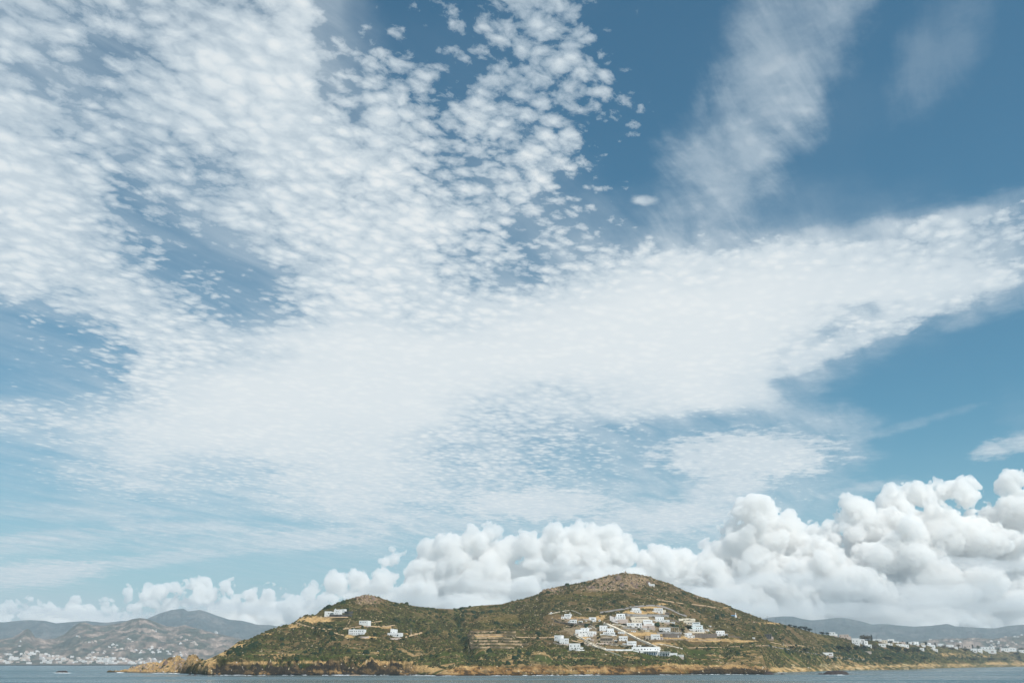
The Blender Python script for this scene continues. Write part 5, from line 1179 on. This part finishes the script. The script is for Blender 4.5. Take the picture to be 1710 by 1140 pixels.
scatter('rubble', 9000, 9, paint('rubble_stone', (.33, .245, .185), .45, .95, .4), .35, 1.5, lambda x, y, X, D, inl: np.clip(blobmask(x, y, ROCK) * 1.3 - .35 + .012 * (inl > 0), 0, 1), .9, 5)
scatter('boulders', 1500, 12, paint('crag_stone', (.22, .155, .12), .5, .95, .5), 1.0, 4.2, lambda x, y, X, D, inl: np.clip(blobmask(x, y, [(1045,972,60,9,1),(1000,981,45,4,1),(918,985,16,4,1.2),(950,980,20,3,.9),(1062,975,30,8,.9),(612,1001,22,8,1),(640,1003,14,4,.7),(1130,985,30,4,.4),(1165,995,30,3,.3),(268,1108,20,8,.4),(312,1100,12,8,.4)]) * 1.2 - .3, 0, 1), 1.0, 5)
scatter('pale_stones', 1800, 10, paint('pale_stone', (.60, .52, .44), .2, .95, .4), .25, .8, lambda x, y, X, D, inl: .1 + .5 * blobmask(x, y, [(960,1030,70,30,1),(1010,1015,12,6,1),(1320,1105,90,8,1),(1260,1095,60,8,.7)]), .8, 5)

# ------------------------------------------------------------------ the far town across the bay, and farms on the far hills
def far_house_mesh(kind):
    m = MB()
    if kind == 0: m.box(-6, 6, 0, 9, -3, 6.5); m.box(-6.1, 1, -.3, 8.8, 6.503, 7.0)
    elif kind == 1: m.box(-9, 9, 0, 10, -3, 5); m.box(-5, 3, .5, 9, 5.003, 9)
    else: m.box(-5, 5, 0, 9, -3, 10); m.box(4.9, 12, .4, 8, -3, 5.5)
    me = bpy.data.meshes.new('building'); me.from_pydata(m.v, [], m.f); me.update(); return me
FH = {}
LABF = ['small white cube house packed in the hazy town across the bay', 'white building with a set back upper floor packed in the hazy town across the bay', 'tall white block with a lower side wing packed in the hazy town across the bay']
LABH = ['tiny white house scattered on the far hazy hills, a plain cube', 'tiny white house scattered on the far hazy hills, with an upper floor', 'tiny white house scattered on the far hazy hills, with a side wing']
fr = random.Random(21)
MW = [paint('far_white', (.78, .75, .72), .1), paint('far_cream', (.68, .58, .50), .1), paint('far_rose', (.60, .48, .42), .1)]
def far_house(x, y, R, labs, group, sc_=1.0, sea=False):
    k = fr.choice((0, 0, 1, 2)); mt = fr.choice((0, 0, 0, 1, 1, 2)); key = (k, mt)
    if key not in FH: FH[key] = far_house_mesh(k); FH[key].materials.append(MW[mt])
    X, D, Z = on_range(R, x, y)
    o = bpy.data.objects.new('town_house', FH[key]); COL.objects.link(o); o.location = (X, D, max(Z, .5)); s_ = fr.uniform(.7, 1.3) * sc_; o.scale = (s_ * fr.uniform(.8, 1.4), s_, s_); o.rotation_euler = (0, 0, math.radians(fr.uniform(-35, 25)))
    tag(o, labs[k], 'house', group)
for _ in range(190):
    x = fr.uniform(-4, 290); top = np.interp(x, [0,12,30,50,72,100,150,200,240,290], [1096,1092,1091,1090,1092,1097,1098,1099,1101,1104])
    if x > 200 and fr.random() < .35: continue
    y = fr.uniform(top, 1108.6); far_house(x, y, RL, LABF, 'houses of the far town', 1.25)
for cx, cy, rx, ry, n in ((185,1080,10,2,5),(200,1085,14,3,7),(255,1054,5,2,3),(30,1078,10,6,2),(130,1065,8,3,4),(145,1073,10,4,3),(215,1070,8,2,3),(270,1086,14,6,9),(300,1093,22,4,9),(320,1076,10,3,4),(350,1056,12,1.5,1),(235,1092,30,4,8),(170,1092,20,3,6),(305,1066,14,3,3)):
    for _ in range(n): far_house(cx + fr.gauss(0, rx * .6), cy + fr.gauss(0, ry * .6), RL, LABH, 'scattered houses on the far hills', .95)
for cx, cy, rx, ry, n in ((1625,1072,30,3,6),(1685,1076,20,4,9),(1660,1080,20,3,9),(1700,1064,16,3,4),(1560,1068,20,1,2)):
    for _ in range(n): far_house(cx + fr.gauss(0, rx * .6), cy + fr.gauss(0, ry * .6), RR, LABH, 'scattered houses on the far hills', .9)
# ------------------------------------------------------------------ sea haze: one box of even thin air
m_hz, q = new_mat('haze_air')
hv = q.n('ShaderNodeVolumePrincipled'); hv.inputs['Color'].default_value = (.80, .91, 1.0, 1); hv.inputs['Density'].default_value = 6.6e-5; hv.inputs['Anisotropy'].default_value = 0.15
out_surface(q, None, hv.outputs[0])
hx, hy0, hy1, hz0, hz1 = 11000., -600., 11300., -260., 660.
HV = [(sx * hx, y, z) for z in (hz0, hz1) for y in (hy0, hy1) for sx in (-1, 1)]
o = mesh_np('haze', HV, [(0, 2, 3, 1), (4, 5, 7, 6), (0, 1, 5, 4), (2, 6, 7, 3), (0, 4, 6, 2), (1, 3, 7, 5)], m_hz, smooth=False); tag(o, kind='stuff')
